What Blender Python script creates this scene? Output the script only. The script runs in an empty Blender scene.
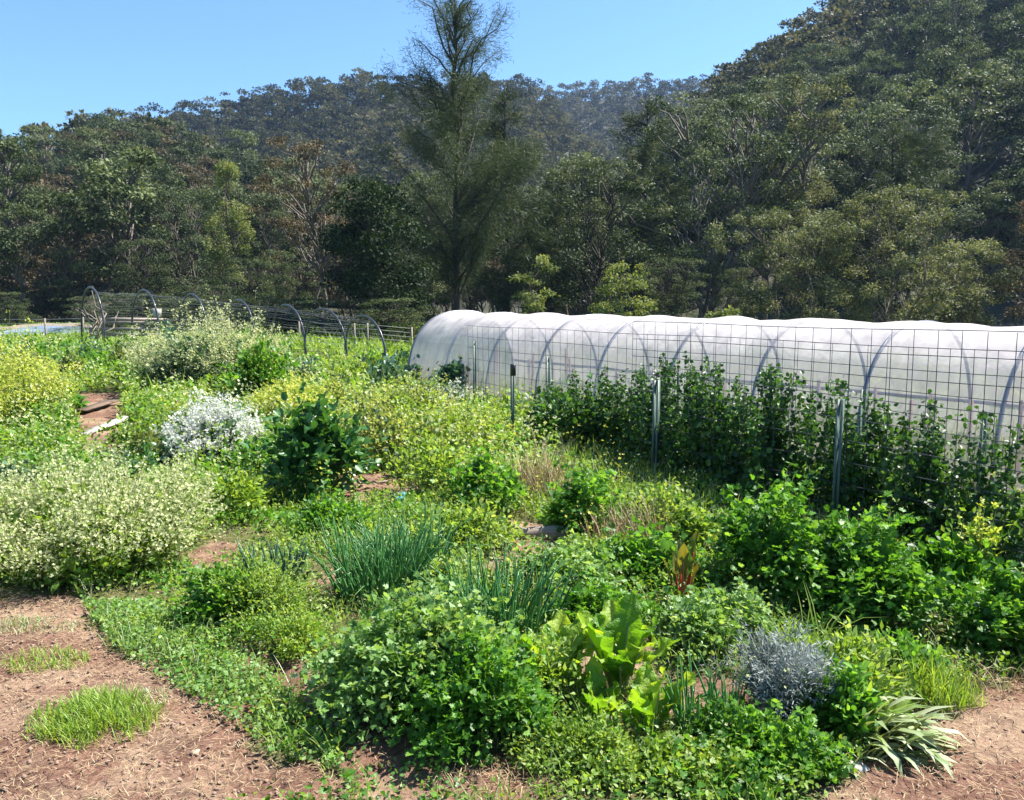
import bpy, math, random
import numpy as np
from math import radians, sin, cos, pi

rng = np.random.default_rng(11)
random.seed(11)
SC = bpy.context.scene
COL = SC.collection
F = 804.0
H = 2.0
PITCH = math.atan(95 / 804.0)
SUN_AZ = radians(66)       # to the right of the view direction
SUN_EL = radians(55)

# ------------------------------------------------------------------ view helpers
def slopes(u, v):
    a = (u - 512) / F; b = (400 - v) / F
    d = cos(PITCH) + b * sin(PITCH)
    return a / d, (-sin(PITCH) + b * cos(PITCH)) / d

def sm(t):
    t = np.clip(t, 0, 1); return t * t * (3 - 2 * t)

def gz(x, y):                      # gentle relief of the garden ground
    x = np.asarray(x, float); y = np.asarray(y, float)
    r = 0.5 * sm((y - 12) / 16) * sm((1 - x) / 9)
    r = r + 0.03 * np.sin(x * 1.3 + 1) * np.cos(y * 1.1) * sm((y - 2) / 2) + 0.015 * np.sin(x * 3.1 + y * 2.3)
    r = r + 0.34 * np.exp(-(((x + 5.35) / 0.45) ** 2 + ((y - 11.6) / 1.0) ** 2))      # soil mound with the boards
    return r

def G(u, v):                       # ground point seen at a pixel
    sx, sz = slopes(u, v)
    y = H / max(-sz, 1e-3)
    for _ in range(30):
        y2 = (float(gz(sx * y, y)) - H) / min(sz, -1e-3)
        y = 0.5 * y + 0.5 * y2
    return sx * y, y

def XY(u, Y):                      # point at depth Y under column u (about the horizon row)
    return (u - 512) / F * Y * 1.0, Y

def hz(v, Y):                      # height of something at depth Y whose top is on row v
    return H + slopes(512, v)[1] * Y

# ------------------------------------------------------------------ mesh helpers
class Geo:
    def __init__(s):
        s.v = []; s.f = []; s.t = []; s.n = 0
    def add(s, v, f, t=None):
        v = np.asarray(v, float).reshape(-1, 3); f = np.asarray(f, int).reshape(-1, 3)
        s.v.append(v); s.f.append(f + s.n); s.n += len(v)
        if t is None: t = np.full(len(v), .5)
        s.t.append(np.broadcast_to(np.asarray(t, float), (len(v),)))
    def mesh(s, name):
        v = np.concatenate(s.v); f = np.concatenate(s.f); t = np.concatenate(s.t)
        me = bpy.data.meshes.new(name)
        me.vertices.add(len(v)); me.vertices.foreach_set('co', v.astype(np.float32).ravel())
        me.loops.add(len(f) * 3); me.loops.foreach_set('vertex_index', f.astype(np.int32).ravel())
        me.polygons.add(len(f)); me.polygons.foreach_set('loop_start', np.arange(0, len(f) * 3, 3, dtype=np.int32))
        a = me.attributes.new('tint', 'FLOAT', 'POINT'); a.data.foreach_set('value', t.astype(np.float32))
        me.update(calc_edges=True)
        return me

def norm(a):
    return a / np.maximum(np.linalg.norm(a, axis=-1, keepdims=True), 1e-9)

def fan(pts):                       # outline polygon around a base vertex 0
    n = len(pts); return [(0, i, i + 1) for i in range(1, n - 1)]

T_LEAF = (np.array([(0, 0, 0), (-.5, .45, .14), (0, 1, -.06), (.5, .45, .14)]), [(0, 2, 1), (0, 3, 2)])
_b = [(0, 0, 0), (.38, .2, .12), (.5, .5, .16), (.3, .84, .06), (0, 1.02, -.12), (-.3, .84, .06), (-.5, .5, .16), (-.38, .2, .12), (0, .5, .0)]
T_BROAD = (np.array(_b), [(8, 0, 1), (8, 1, 2), (8, 2, 3), (8, 3, 4), (8, 4, 5), (8, 5, 6), (8, 6, 7), (8, 7, 0)])
# lobed leaf (parsley, coriander, celery): three toothed lobes
_l = [(0, 0, 0), (.25, .12, .05), (.62, .2, .1), (.5, .36, .02), (.6, .52, .1), (.26, .5, 0), (.32, .78, .06), (.12, .8, 0), (0, 1.0, -.08),
      (-.12, .8, 0), (-.32, .78, .06), (-.26, .5, 0), (-.6, .52, .1), (-.5, .36, .02), (-.62, .2, .1), (-.25, .12, .05), (0, .45, .02)]
T_LOBE = (np.array(_l), [(16, i, (i + 1) % 16) for i in range(16)])
_c = [(0, 0, 0)] + [(.5 * cos(k * pi / 3), .5 * sin(k * pi / 3), .06 * (-1) ** k) for k in range(6)]
T_ROUND = (np.array(_c), [(0, 1 + k, 1 + (k + 1) % 6) for k in range(6)])
_fl = []; _ff = []
for k in range(4):
    a = k * pi / 2; m = len(_fl)
    _fl += [(0, 0, 0), (.5 * cos(a - .5), .5 * sin(a - .5), .1), (.62 * cos(a), .62 * sin(a), .16), (.5 * cos(a + .5), .5 * sin(a + .5), .1)]
    _ff += [(m, m + 1, m + 2), (m, m + 2, m + 3)]
T_FLOWER = (np.array(_fl), _ff)

def put(g, T, P, D, Nn, L, W, tint):
    """N copies of template T: base P, length direction D, face normal Nn"""
    V, Fc = T; Fc = np.array(Fc); N = len(P)
    D = norm(D); X = norm(np.cross(D, Nn)); Z = np.cross(X, D)
    L = np.broadcast_to(L, (N,))[:, None, None]; W = np.broadcast_to(W, (N,))[:, None, None]
    v = P[:, None, :] + V[None, :, 0:1] * W * X[:, None] + V[None, :, 1:2] * L * D[:, None] + V[None, :, 2:3] * W * Z[:, None]
    f = Fc[None] + (np.arange(N) * len(V))[:, None, None]
    g.add(v, f, np.repeat(np.broadcast_to(tint, (N,)), len(V)))

def rdir(n, up=0.0, r=None):
    r = r or rng
    d = r.normal(size=(n, 3)); d = norm(d); d[:, 2] += up
    return norm(d)

def tubes(g, pts, rad, sides=3, tint=.5):
    """pts (N,S,3), rad (N,S) or scalar"""
    pts = np.asarray(pts, float)
    if pts.ndim == 2: pts = pts[None]
    N, S, _ = pts.shape
    rad = np.broadcast_to(rad, (N, S))
    t = np.gradient(pts, axis=1); t = norm(t)
    ref = np.zeros_like(t); ref[..., 0] = 1
    bad = np.abs(t[..., 0]) > .85; ref[bad] = (0, 1, 0)
    x = norm(np.cross(t, ref)); y = np.cross(t, x)
    ang = np.arange(sides) * 2 * pi / sides
    v = pts[:, :, None] + rad[..., None, None] * (np.cos(ang)[None, None, :, None] * x[:, :, None] + np.sin(ang)[None, None, :, None] * y[:, :, None])
    base = []
    for s in range(S - 1):
        for k in range(sides):
            a = s * sides + k; b = s * sides + (k + 1) % sides; c = a + sides; d = b + sides
            base += [(a, b, d), (a, d, c)]
    for k in range(1, sides - 1):
        base += [(0, k + 1, k), ((S - 1) * sides, (S - 1) * sides + k, (S - 1) * sides + k + 1)]
    base = np.array(base)
    f = base[None] + (np.arange(N) * S * sides)[:, None, None]
    tt = np.broadcast_to(tint, (N,)) if np.ndim(tint) else np.full(N, tint)
    g.add(v, f, np.repeat(tt, S * sides))

def strips(g, P, az, el, L, W, droop, S=6, prof=None, ruffle=0.0, across=3, tint=.5, cup=.25, w0=None):
    """curved blade leaves: start at P with azimuth az and elevation el, bending down by droop radians in all"""
    N = len(P); az = np.broadcast_to(az, (N,)); el = np.broadcast_to(el, (N,)); L = np.broadcast_to(L, (N,)); W = np.broadcast_to(W, (N,)); droop = np.broadcast_to(droop, (N,))
    s = np.linspace(0, 1, S)
    if prof is None: prof = np.sqrt(np.clip(1 - s ** 2.2, 0, 1)) * .9 + .02
    e = el[:, None] - droop[:, None] * s[None] ** 1.4
    step = L[:, None] / (S - 1)
    dx = np.cos(e) * step; dz = np.sin(e) * step
    r = np.concatenate([np.zeros((N, 1)), np.cumsum(dx[:, :-1], 1)], 1); z = np.concatenate([np.zeros((N, 1)), np.cumsum(dz[:, :-1], 1)], 1)
    c = np.stack([np.cos(az)[:, None] * r, np.sin(az)[:, None] * r, z], -1) + P[:, None]
    side = np.stack([-np.sin(az), np.cos(az), np.zeros(N)], -1)
    nr = np.stack([-np.sin(e) * np.cos(az)[:, None], -np.sin(e) * np.sin(az)[:, None], np.cos(e)], -1)
    u = np.linspace(-1, 1, across)
    w = W[:, None] * .5 * prof[None]
    lift = (np.abs(u) * cup)[None, None] * w[..., None]
    if ruffle:
        ph = rng.uniform(0, 6, (N, 1, 1))
        lift = lift + ruffle * W[:, None, None] * np.abs(u)[None, None] ** 2 * np.sin(s[None, :, None] * 24 + ph + u[None, None] * 1.5) * (prof > .25)[None, :, None]
    v = c[:, :, None] + side[:, None, None] * (u[None, None, :, None] * w[..., None, None]) + nr[:, :, None] * lift[..., None]
    base = []
    for i in range(S - 1):
        for k in range(across - 1):
            a = i * across + k; base += [(a, a + 1, a + across + 1), (a, a + across + 1, a + across)]
    base = np.array(base); f = base[None] + (np.arange(N) * S * across)[:, None, None]
    g.add(v, f, np.repeat(np.broadcast_to(tint, (N,)), S * across))
    return c

def box(g, c, s, rz=0, tilt=(0, 0), tint=.5, bev=0.0):
    c = np.array(c, float); s = np.array(s, float) / 2
    v = np.array([(x, y, z) for z in (-1, 1) for y in (-1, 1) for x in (-1, 1)], float) * s
    if bev:
        v = v + rng.normal(size=v.shape) * bev
    rx, ry = tilt
    R = np.array([[cos(rz), -sin(rz), 0], [sin(rz), cos(rz), 0], [0, 0, 1]]) @ np.array([[1, 0, 0], [0, cos(rx), -sin(rx)], [0, sin(rx), cos(rx)]]) @ np.array([[cos(ry), 0, sin(ry)], [0, 1, 0], [-sin(ry), 0, cos(ry)]])
    v = v @ R.T + c
    q = [(0, 2, 3, 1), (4, 5, 7, 6), (0, 1, 5, 4), (2, 6, 7, 3), (0, 4, 6, 2), (1, 3, 7, 5)]
    f = []
    for a, b, cc, d in q: f += [(a, b, cc), (a, cc, d)]
    g.add(v, f, tint)

# ------------------------------------------------------------------ object helpers
def link(o, parent=None):
    COL.objects.link(o)
    if parent: o.parent = parent
    return o

def part(name, g, m, parent=None, smooth=False):
    me = g if isinstance(g, bpy.types.Mesh) else g.mesh(name)
    me.materials.append(m) if len(me.materials) == 0 else None
    if smooth: me.polygons.foreach_set('use_smooth', [True] * len(me.polygons))
    o = bpy.data.objects.new(name, me)
    return link(o, parent)

def tag(o, label, cat, group=None, kind=None):
    if label: o['label'] = label
    if cat: o['category'] = cat
    if group: o['group'] = group
    if kind: o['kind'] = kind
    return o

def thing(name, label, cat, loc=(0, 0, 0), rz=0, group=None, sc=1):
    o = bpy.data.objects.new(name, None); o.empty_display_size = .2
    COL.objects.link(o); o.location = loc; o.rotation_euler = (0, 0, rz); o.scale = (sc,) * 3 if np.ndim(sc) == 0 else sc
    return tag(o, label, cat, group)

def dup(t, loc, rz=0, sc=1, label=None, group=None):
    r = t.copy(); COL.objects.link(r); r.location = loc; r.rotation_euler = (0, 0, rz); r.scale = (sc,) * 3 if np.ndim(sc) == 0 else sc
    if label: r['label'] = label
    if group: r['group'] = group
    for ch in list(t.children):
        c = ch.copy(); COL.objects.link(c); c.parent = r
        for gch in ch.children:
            d = gch.copy(); COL.objects.link(d); d.parent = c
    return r

# ------------------------------------------------------------------ materials
def nodes(name):
    m = bpy.data.materials.new(name); m.use_nodes = True
    nt = m.node_tree; nt.nodes.clear()
    return m, nt, nt.nodes.new('ShaderNodeOutputMaterial')

def ramp(nt, fac, cols):
    r = nt.nodes.new('ShaderNodeValToRGB'); e = r.color_ramp.elements
    while len(e) < len(cols): e.new(.5)
    for i, (p, c) in enumerate(cols):
        e[i].position = p; e[i].color = (*c, 1)
    nt.links.new(fac, r.inputs[0]); return r.outputs[0]

def mixc(nt, fac, a, b, mode='MIX'):
    m = nt.nodes.new('ShaderNodeMix'); m.data_type = 'RGBA'; m.blend_type = mode
    for k, val in ((0, fac), (6, a), (7, b)):
        if hasattr(val, 'links') or isinstance(val, bpy.types.NodeSocket): nt.links.new(val, m.inputs[k])
        elif k == 0: m.inputs[0].default_value = val
        else: m.inputs[k].default_value = (*val, 1)
    return m.outputs[2]

def noise(nt, scale, detail=3, rough=.6, coord='Object'):
    tc = nt.nodes.new('ShaderNodeTexCoord'); n = nt.nodes.new('ShaderNodeTexNoise')
    n.inputs['Scale'].default_value = scale; n.inputs['Detail'].default_value = detail; n.inputs['Roughness'].default_value = rough
    nt.links.new(tc.outputs[coord], n.inputs['Vector']); return n.outputs['Fac']

def leafmat(name, cols, trans=.4, rough=.45, spec=.4, objvar=0.0, tcol=None, bump=0):
    m, nt, out = nodes(name)
    at = nt.nodes.new('ShaderNodeAttribute'); at.attribute_name = 'tint'
    n = len(cols)
    c = ramp(nt, at.outputs['Fac'], [(i / (n - 1), cc) for i, cc in enumerate(cols)])
    if objvar:
        oi = nt.nodes.new('ShaderNodeObjectInfo')
        v = ramp(nt, oi.outputs['Random'], [(0, (1 - objvar, 1 - objvar * .8, 1 - objvar * .6)), (.35, (1 + objvar * .1, 1, 1 - objvar * .3)), (.7, (1, 1 + objvar * .2, 1)), (1, (1 + objvar * .7, 1 + objvar * .7, 1))])
        c = mixc(nt, 1.0, c, v, 'MULTIPLY')
    p = nt.nodes.new('ShaderNodeBsdfPrincipled'); p.inputs['Roughness'].default_value = rough
    p.inputs['Specular IOR Level'].default_value = spec
    nt.links.new(c, p.inputs['Base Color'])
    t = nt.nodes.new('ShaderNodeBsdfTranslucent')
    if bump:
        bp = nt.nodes.new('ShaderNodeBump'); bp.inputs['Strength'].default_value = .9; bp.inputs['Distance'].default_value = .012
        nt.links.new(noise(nt, 55, 3, .6), bp.inputs['Height']); nt.links.new(bp.outputs[0], p.inputs['Normal']); nt.links.new(bp.outputs[0], t.inputs['Normal'])
    tc = mixc(nt, 1.0, c, tcol or (1.5, 1.35, .55), 'MULTIPLY')
    nt.links.new(tc, t.inputs['Color'])
    mx = nt.nodes.new('ShaderNodeMixShader'); mx.inputs[0].default_value = trans
    nt.links.new(p.outputs[0], mx.inputs[1]); nt.links.new(t.outputs[0], mx.inputs[2]); nt.links.new(mx.outputs[0], out.inputs[0])
    return m

def solid(name, a, b=None, scale=8, rough=.8, bump=0.0, metal=0, stretch=None):
    m, nt, out = nodes(name)
    p = nt.nodes.new('ShaderNodeBsdfPrincipled'); p.inputs['Roughness'].default_value = rough; p.inputs['Metallic'].default_value = metal
    f = noise(nt, scale, 5, .65)
    if stretch:
        mp = nt.nodes.new('ShaderNodeMapping'); mp.inputs['Scale'].default_value = stretch
        tc = nt.nodes.new('ShaderNodeTexCoord'); nt.links.new(tc.outputs['Object'], mp.inputs[0])
        nt.links.new(mp.outputs[0], f.node.inputs['Vector'])
    c = ramp(nt, f, [(.3, a), (.7, b or tuple(x * .7 for x in a))])
    nt.links.new(c, p.inputs['Base Color'])
    if bump:
        bp = nt.nodes.new('ShaderNodeBump'); bp.inputs['Strength'].default_value = bump; bp.inputs['Distance'].default_value = .02
        nt.links.new(f, bp.inputs['Height']); nt.links.new(bp.outputs[0], p.inputs['Normal'])
    nt.links.new(p.outputs[0], out.inputs[0])
    return m

M = {}
M['weed'] = leafmat('weed_green', [(.06, .13, .014), (.16, .27, .035), (.23, .35, .075), (.3, .38, .14)], .48, .5, .3)
M['clover'] = leafmat('clover_green', [(.06, .15, .03), (.16, .3, .075), (.32, .45, .18)], .45)
M['lush'] = leafmat('lush_green', [(.03, .1, .01), (.09, .24, .025), (.2, .38, .055)], .48, .45, .35)
M['dark'] = leafmat('dark_green', [(.018, .07, .016), (.05, .15, .035), (.11, .24, .06)], .3, .4, .4)
M['vine'] = leafmat('vine_green', [(.014, .045, .01), (.04, .11, .022), (.11, .23, .05)], .42, .42, .4)
M['blue'] = leafmat('blue_green_leaf', [(.04, .1, .06), (.07, .15, .09), (.12, .2, .13)], .3, .4)
M['olive'] = leafmat('olive_stalk', [(.08, .13, .03), (.15, .2, .055), (.23, .27, .1)], .4)
M['onion'] = leafmat('onion_green', [(.025, .11, .025), (.07, .22, .06), (.17, .36, .12)], .25, .3, .5)
M['chard'] = leafmat('chard_leaf', [(.07, .19, .012), (.16, .33, .022), (.32, .46, .04)], .5, .35, .5, bump=1)
M['silver'] = leafmat('silver_leaf', [(.13, .16, .14), (.24, .27, .255), (.38, .41, .4)], .2, .7, .2, tcol=(1, 1, .9))
M['grass'] = leafmat('grass_green', [(.1, .2, .02), (.19, .31, .04), (.32, .42, .09)], .45)
M['straw'] = leafmat('dry_straw', [(.2, .13, .07), (.34, .25, .14), (.5, .4, .25)], .15, .7, .2, tcol=(1, .9, .7))
M['fade'] = leafmat('wilted_leaf', [(.15, .23, .08), (.28, .34, .17), (.43, .46, .31)], .3, .5)
M['cream'] = leafmat('cream_petal', [(.46, .52, .2), (.6, .62, .32), (.7, .7, .45)], .35, .6, .2, tcol=(1, 1, .8))
M['white'] = leafmat('white_petal', [(.66, .66, .58), (.78, .78, .74)], .35, .6, .2, tcol=(1, 1, 1))
M['yellow'] = leafmat('yellow_petal', [(.42, .47, .05), (.57, .59, .1), (.66, .67, .25)], .4, .6, .2, tcol=(1, 1, .5))
M['red'] = leafmat('red_stalk', [(.35, .03, .02), (.5, .06, .03), (.45, .16, .06)], .2, .35, .5, tcol=(1, .6, .4))
M['bronze'] = leafmat('bronze_leaf', [(.03, .1, .02), (.08, .15, .03), (.2, .16, .03)], .35, .35)
M['paleg'] = leafmat('pale_stalk', [(.2, .28, .1), (.3, .36, .16)], .3, .4)
M['euc'] = leafmat('eucalypt_leaf', [(.013, .028, .01), (.046, .07, .026), (.17, .195, .105)], .25, .6, .15, .25, tcol=(1.1, 1.1, .6))
M['eucb'] = leafmat('rusty_eucalypt_leaf', [(.03, .032, .016), (.07, .062, .035), (.17, .125, .08)], .25, .6, .15, .2, tcol=(1.1, 1.05, .6))
M['sheoak'] = leafmat('sheoak_needle', [(.018, .034, .012), (.046, .068, .026), (.11, .125, .055)], .25, .6, .2, .15, tcol=(1.15, 1.15, .6))
M['darktree'] = leafmat('dark_tree_leaf', [(.010, .022, .008), (.018, .036, .012), (.03, .055, .018)], .2, .6, .12)
M['wattle'] = leafmat('wattle_leaf', [(.03, .04, .018), (.095, .11, .045), (.23, .235, .13)], .3, .6, .15, .15, tcol=(1.1, 1.1, .6))
M['lime'] = leafmat('yellow_green_leaf', [(.05, .08, .022), (.11, .15, .045), (.22, .25, .12)], .4, .6, .15, .1)
M['bark'] = solid('grey_bark', (.16, .13, .1), (.08, .065, .05), 3, .9, .5)
M['palebark'] = solid('pale_bark', (.15, .13, .105), (.08, .068, .055), 2, .85, .3)
M['darkbark'] = solid('dark_bark', (.05, .04, .032), (.03, .025, .02), 4, .9, .5)
M['post'] = solid('green_steel', (.075, .12, .095), (.05, .085, .07), 14, .5, .1)
M['blackcap'] = solid('black_plastic', (.015, .016, .018), (.02, .02, .022), 9, .4)
M['wire'] = solid('galvanised_wire', (.07, .07, .085), (.05, .05, .06), 30, .5, 0, .4)
M['hoop'] = solid('black_poly_pipe', (.05, .055, .065), (.03, .032, .038), 5, .3)
M['steel'] = solid('steel_hoop', (.22, .23, .27), (.15, .16, .2), 6, .4, 0, .4)
M['net'] = solid('grey_netting', (.22, .24, .25), (.15, .16, .17), 20, .7)
M['wood'] = solid('weathered_wood', (.32, .27, .22), (.17, .135, .1), 5, .85, .4, 0, (1, 9, 9))
M['woodb'] = solid('brown_board', (.17, .11, .075), (.1, .065, .045), 5, .85, .4, 0, (9, 1, 9))
M['woodw'] = solid('bleached_board', (.5, .47, .43), (.33, .3, .27), 5, .85, .3, 0, (9, 1, 9))
M['pink'] = solid('pinkish_stake', (.42, .28, .22), (.3, .18, .14), 6, .8)
M['stone'] = solid('tan_stone', (.42, .3, .2), (.3, .2, .13), 12, .85, .5)
M['greystone'] = solid('grey_stone', (.4, .38, .34), (.25, .24, .21), 12, .85, .5)
M['bluep'] = solid('blue_plastic', (.12, .35, .5), (.1, .3, .43), 5, .35)
M['sheet'] = solid('blue_grey_sheeting', (.1, .16, .24), (.26, .3, .35), 1.2, .3)
M['whitep'] = solid('white_pipe', (.75, .75, .73), (.6, .6, .58), 5, .4)

# ------------------------------------------------------------------ the ground
SOIL = []                       # bare areas: outlines on the ground, as the photo shows them
def area(pix): return np.array([G(u, v) for u, v in pix])
A_LEFT = area([(-260, 590), (0, 592), (70, 602), (100, 636), (150, 668), (215, 698), (280, 745), (335, 768), (352, 815), (-420, 830)])
A_RIGHT = area([(815, 815), (865, 760), (910, 722), (950, 705), (1045, 678), (1400, 620), (1500, 820)])
A_MID = [area(p) for p in ([(492, 524), (564, 520), (574, 566), (492, 574)], [(335, 476), (400, 472), (425, 500), (340, 512)], [(195, 545), (235, 540), (238, 572), (200, 583)],
                           [(572, 648), (645, 640), (648, 678), (585, 690)], [(652, 678), (765, 686), (770, 722), (665, 722)], [(372, 752), (460, 742), (530, 768), (540, 815), (365, 815)],
                           [(325, 568), (345, 575), (335, 600), (315, 590)], [(70, 394), (124, 392), (136, 448), (120, 470), (78, 464)], [(225, 636), (290, 662), (370, 708), (460, 752), (380, 800), (340, 750), (285, 690)],
                           [(0, 602), (120, 602), (60, 640), (0, 640)])]
def inside(poly, x, y):
    n = len(poly); r = np.zeros(np.shape(x), bool); j = n - 1
    for i in range(n):
        xi, yi = poly[i]; xj, yj = poly[j]
        c = ((yi > y) != (yj > y)) & (x < (xj - xi) * (y - yi) / (yj - yi + 1e-12) + xi)
        r ^= c; j = i
    return r
def bare(x, y):
    jx = x + .07 * np.sin(y * 9 + x * 4) + .04 * np.sin(x * 23 - y * 17); jy = y + .07 * np.cos(x * 8 - y * 3) + .04 * np.sin(x * 19 + y * 27)
    m = inside(A_LEFT, jx, jy) | inside(A_RIGHT, jx, jy)
    for a in A_MID: m |= inside(a, jx, jy)
    return m

def grid_mesh(xs, ys, zf, extra=None):
    X, Y = np.meshgrid(xs, ys); Z = zf(X, Y)
    g = Geo(); nx = len(xs); ny = len(ys)
    i, j = np.meshgrid(np.arange(nx - 1), np.arange(ny - 1)); a = (j * nx + i).ravel()
    f = np.concatenate([np.stack([a, a + 1, a + nx + 1], 1), np.stack([a, a + nx + 1, a + nx], 1)])
    g.add(np.stack([X, Y, Z], -1), f, (extra(X, Y) if extra else np.zeros_like(X)).ravel())
    return g

def vnoise(x, y, s, seed=0):
    t = np.random.default_rng(seed).random((64, 64))
    u = x / s; v = y / s; iu = np.floor(u).astype(int); iv = np.floor(v).astype(int); fu = u - iu; fv = v - iv
    fu = fu * fu * (3 - 2 * fu); fv = fv * fv * (3 - 2 * fv)
    g = lambda a, b: t[a % 64, b % 64]
    return (g(iu, iv) * (1 - fu) + g(iu + 1, iv) * fu) * (1 - fv) + (g(iu, iv + 1) * (1 - fu) + g(iu + 1, iv + 1) * fu) * fv

def ground_material():
    m, nt, out = nodes('garden_ground')
    at = nt.nodes.new('ShaderNodeAttribute'); at.attribute_name = 'tint'
    n1 = noise(nt, 1.3, 6, .65); n2 = noise(nt, 28, 6, .75); n3 = noise(nt, 5, 5, .7)
    soil = ramp(nt, n2, [(.33, (.06, .032, .023)), (.5, (.15, .082, .056)), (.62, (.24, .14, .1)), (.78, (.4, .28, .2))])
    soil = mixc(nt, ramp(nt, n3, [(.4, (0, 0, 0)), (.65, (.6, .6, .6))]), soil, (.21, .115, .08))
    soil = mixc(nt, ramp(nt, n1, [(.46, (0, 0, 0)), (.6, (.7, .7, .7))]), soil, mixc(nt, n2, (.15, .09, .06), (.5, .37, .25)))
    soil = mixc(nt, ramp(nt, noise(nt, 2.1, 4, .6), [(.52, (0, 0, 0)), (.66, (.6, .6, .6))]), soil, (.1, .06, .045))
    green = ramp(nt, n3, [(.3, (.045, .055, .02)), (.55, (.1, .1, .04)), (.75, (.17, .14, .07))])
    c = mixc(nt, at.outputs['Fac'], green, soil)
    p = nt.nodes.new('ShaderNodeBsdfPrincipled'); p.inputs['Roughness'].default_value = .95; p.inputs['Specular IOR Level'].default_value = .1
    nt.links.new(c, p.inputs['Base Color'])
    bp = nt.nodes.new('ShaderNodeBump'); bp.inputs['Strength'].default_value = .9; bp.inputs['Distance'].default_value = .025
    nt.links.new(n2, bp.inputs['Height']); nt.links.new(bp.outputs[0], p.inputs['Normal'])
    nt.links.new(p.outputs[0], out.inputs[0]); return m

def zg(X, Y):
    z = gz(X, Y)
    near = (np.abs(X) < 12) & (Y < 22)
    z = z + near * (.035 * (vnoise(X, Y, .22, 1) - .5) + .02 * (vnoise(X, Y, .07, 2) - .5) + .012 * (vnoise(X, Y, .035, 3) - .5))
    return z
xs = np.concatenate([[-1010, -600, -250, -120, -70, -40, -26, -18, -13], np.arange(-10, -6, .08), np.arange(-6, 6, .035), np.arange(6, 12, .1), [13, 16, 20, 28, 40, 70, 120, 250, 600, 1010]])
ys = np.concatenate([[-300, -200, -60, -20, -6, -1, 1], np.arange(2, 8, .035), np.arange(8, 24, .09), np.arange(24.5, 40, 1), [42, 46, 52, 60, 80, 120, 300, 700, 940]])
ground = part('ground', grid_mesh(xs, ys, zg, lambda X, Y: bare(X, Y).astype(float) + (Y > 200) * 0), ground_material(), None, True)
tag(ground, None, None, kind='structure')

# ------------------------------------------------------------------ the hills
PX = np.array([-900, -400, 0, 100, 150, 200, 260, 300, 370, 440, 500, 545, 600, 640, 700, 740, 800, 850, 900, 1024, 1400, 1900], float)
DP = np.array([58, 75, 100, 135, 170, 215, 260, 330, 420, 560, 640, 900], float)
def zt(pairs, Y, lower=12):
    xs_, vs_ = zip(*pairs); v = np.interp(PX, xs_, vs_)
    return np.array([hz(vv, Y) - lower for vv in v])
Z = np.zeros((len(DP), len(PX)))
L170 = zt([(-900, 260), (-400, 250), (0, 178), (60, 150), (100, 130), (150, 126), (200, 138), (260, 164), (300, 188), (370, 222), (440, 268), (500, 330)], 170)
L170 = np.where(PX <= 500, L170, 0)
R215 = zt([(500, 340), (600, 225), (640, 165), (700, 88), (740, 54), (800, 10), (850, -26), (900, -60), (1024, -150), (1400, -200), (1900, -150)], 215, 14)
R215 = np.where(PX >= 520, R215, 0)
B330 = zt([(-900, 260), (0, 195), (60, 150), (100, 122), (200, 100), (270, 83), (350, 69), (430, 76), (500, 71), (545, 92), (600, 150), (640, 210), (700, 300), (1400, 300)], 330)
F560 = zt([(-900, 250), (0, 200), (400, 110), (500, 90), (560, 84), (620, 76), (700, 74), (740, 62), (800, 50), (1024, 40)], 560)
L170 = np.maximum(L170, 0); R215 = np.maximum(R215, 0); B330 = np.maximum(B330, 3)
C = L170 + R215
Z[0] = -1.5
Z[1] = -.4 + .08 * L170 + .08 * R215
Z[2] = .38 * L170 + .26 * R215
Z[3] = .78 * L170 + .5 * R215
Z[4] = L170 + .76 * R215
Z[5] = np.maximum(.75 * L170, .3 * B330) * (R215 < 1) + R215
Z[6] = np.maximum(.55 * B330, .4 * L170) * (R215 < 5) + (R215 >= 5) * np.maximum(.97 * R215, .45 * B330)
Z[7] = np.maximum(B330, .85 * R215)
Z[8] = np.maximum(.55 * B330, .5 * F560)
Z[9] = F560
Z[10] = F560 * .9
Z[11] = F560 * .5
def hillz(px, Y):
    i = np.clip(np.searchsorted(DP, Y) - 1, 0, len(DP) - 2); t = (Y - DP[i]) / (DP[i + 1] - DP[i])
    j = np.clip(np.searchsorted(PX, px) - 1, 0, len(PX) - 2); s = (px - PX[j]) / (PX[j + 1] - PX[j])
    t = np.clip(t, 0, 1); s = np.clip(s, 0, 1)
    z = (Z[i, j] * (1 - s) + Z[i, j + 1] * s) * (1 - t) + (Z[i + 1, j] * (1 - s) + Z[i + 1, j + 1] * s) * t
    return z + sm((Y - 70) / 60) * (3.0 * (vnoise(px * Y / F, Y, 22, 5) - .5) + 1.5 * (vnoise(px * Y / F, Y, 9, 6) - .5))
pxs = np.linspace(-900, 1900, 240); dps = np.concatenate([np.linspace(58, 260, 90), np.linspace(265, 900, 90)])
PXm, DPm = np.meshgrid(pxs, dps); HZ = hillz(PXm, DPm)
g = Geo(); nx = len(pxs); ny = len(dps); i, j = np.meshgrid(np.arange(nx - 1), np.arange(ny - 1)); a = (j * nx + i).ravel()
g.add(np.stack([(PXm - 512) / F * DPm, DPm, HZ], -1), np.concatenate([np.stack([a, a + 1, a + nx + 1], 1), np.stack([a, a + nx + 1, a + nx], 1)]))
hills = part('hills', g, solid('forest_floor', (.045, .045, .022), (.02, .025, .012), .3, .95), None, True)
tag(hills, None, None, kind='structure')

# ------------------------------------------------------------------ trees
def branch_path(a, b, S=6, sag=.0, wob=.06, r=None):
    r = r or rng
    t = np.linspace(0, 1, S)[:, None]; p = a + (b - a) * t
    L = np.linalg.norm(b - a)
    p = p + r.normal(size=p.shape) * wob * L * np.sin(t * pi); p[:, 2] += sag * L * np.sin(t[:, 0] * pi)
    return p

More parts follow.
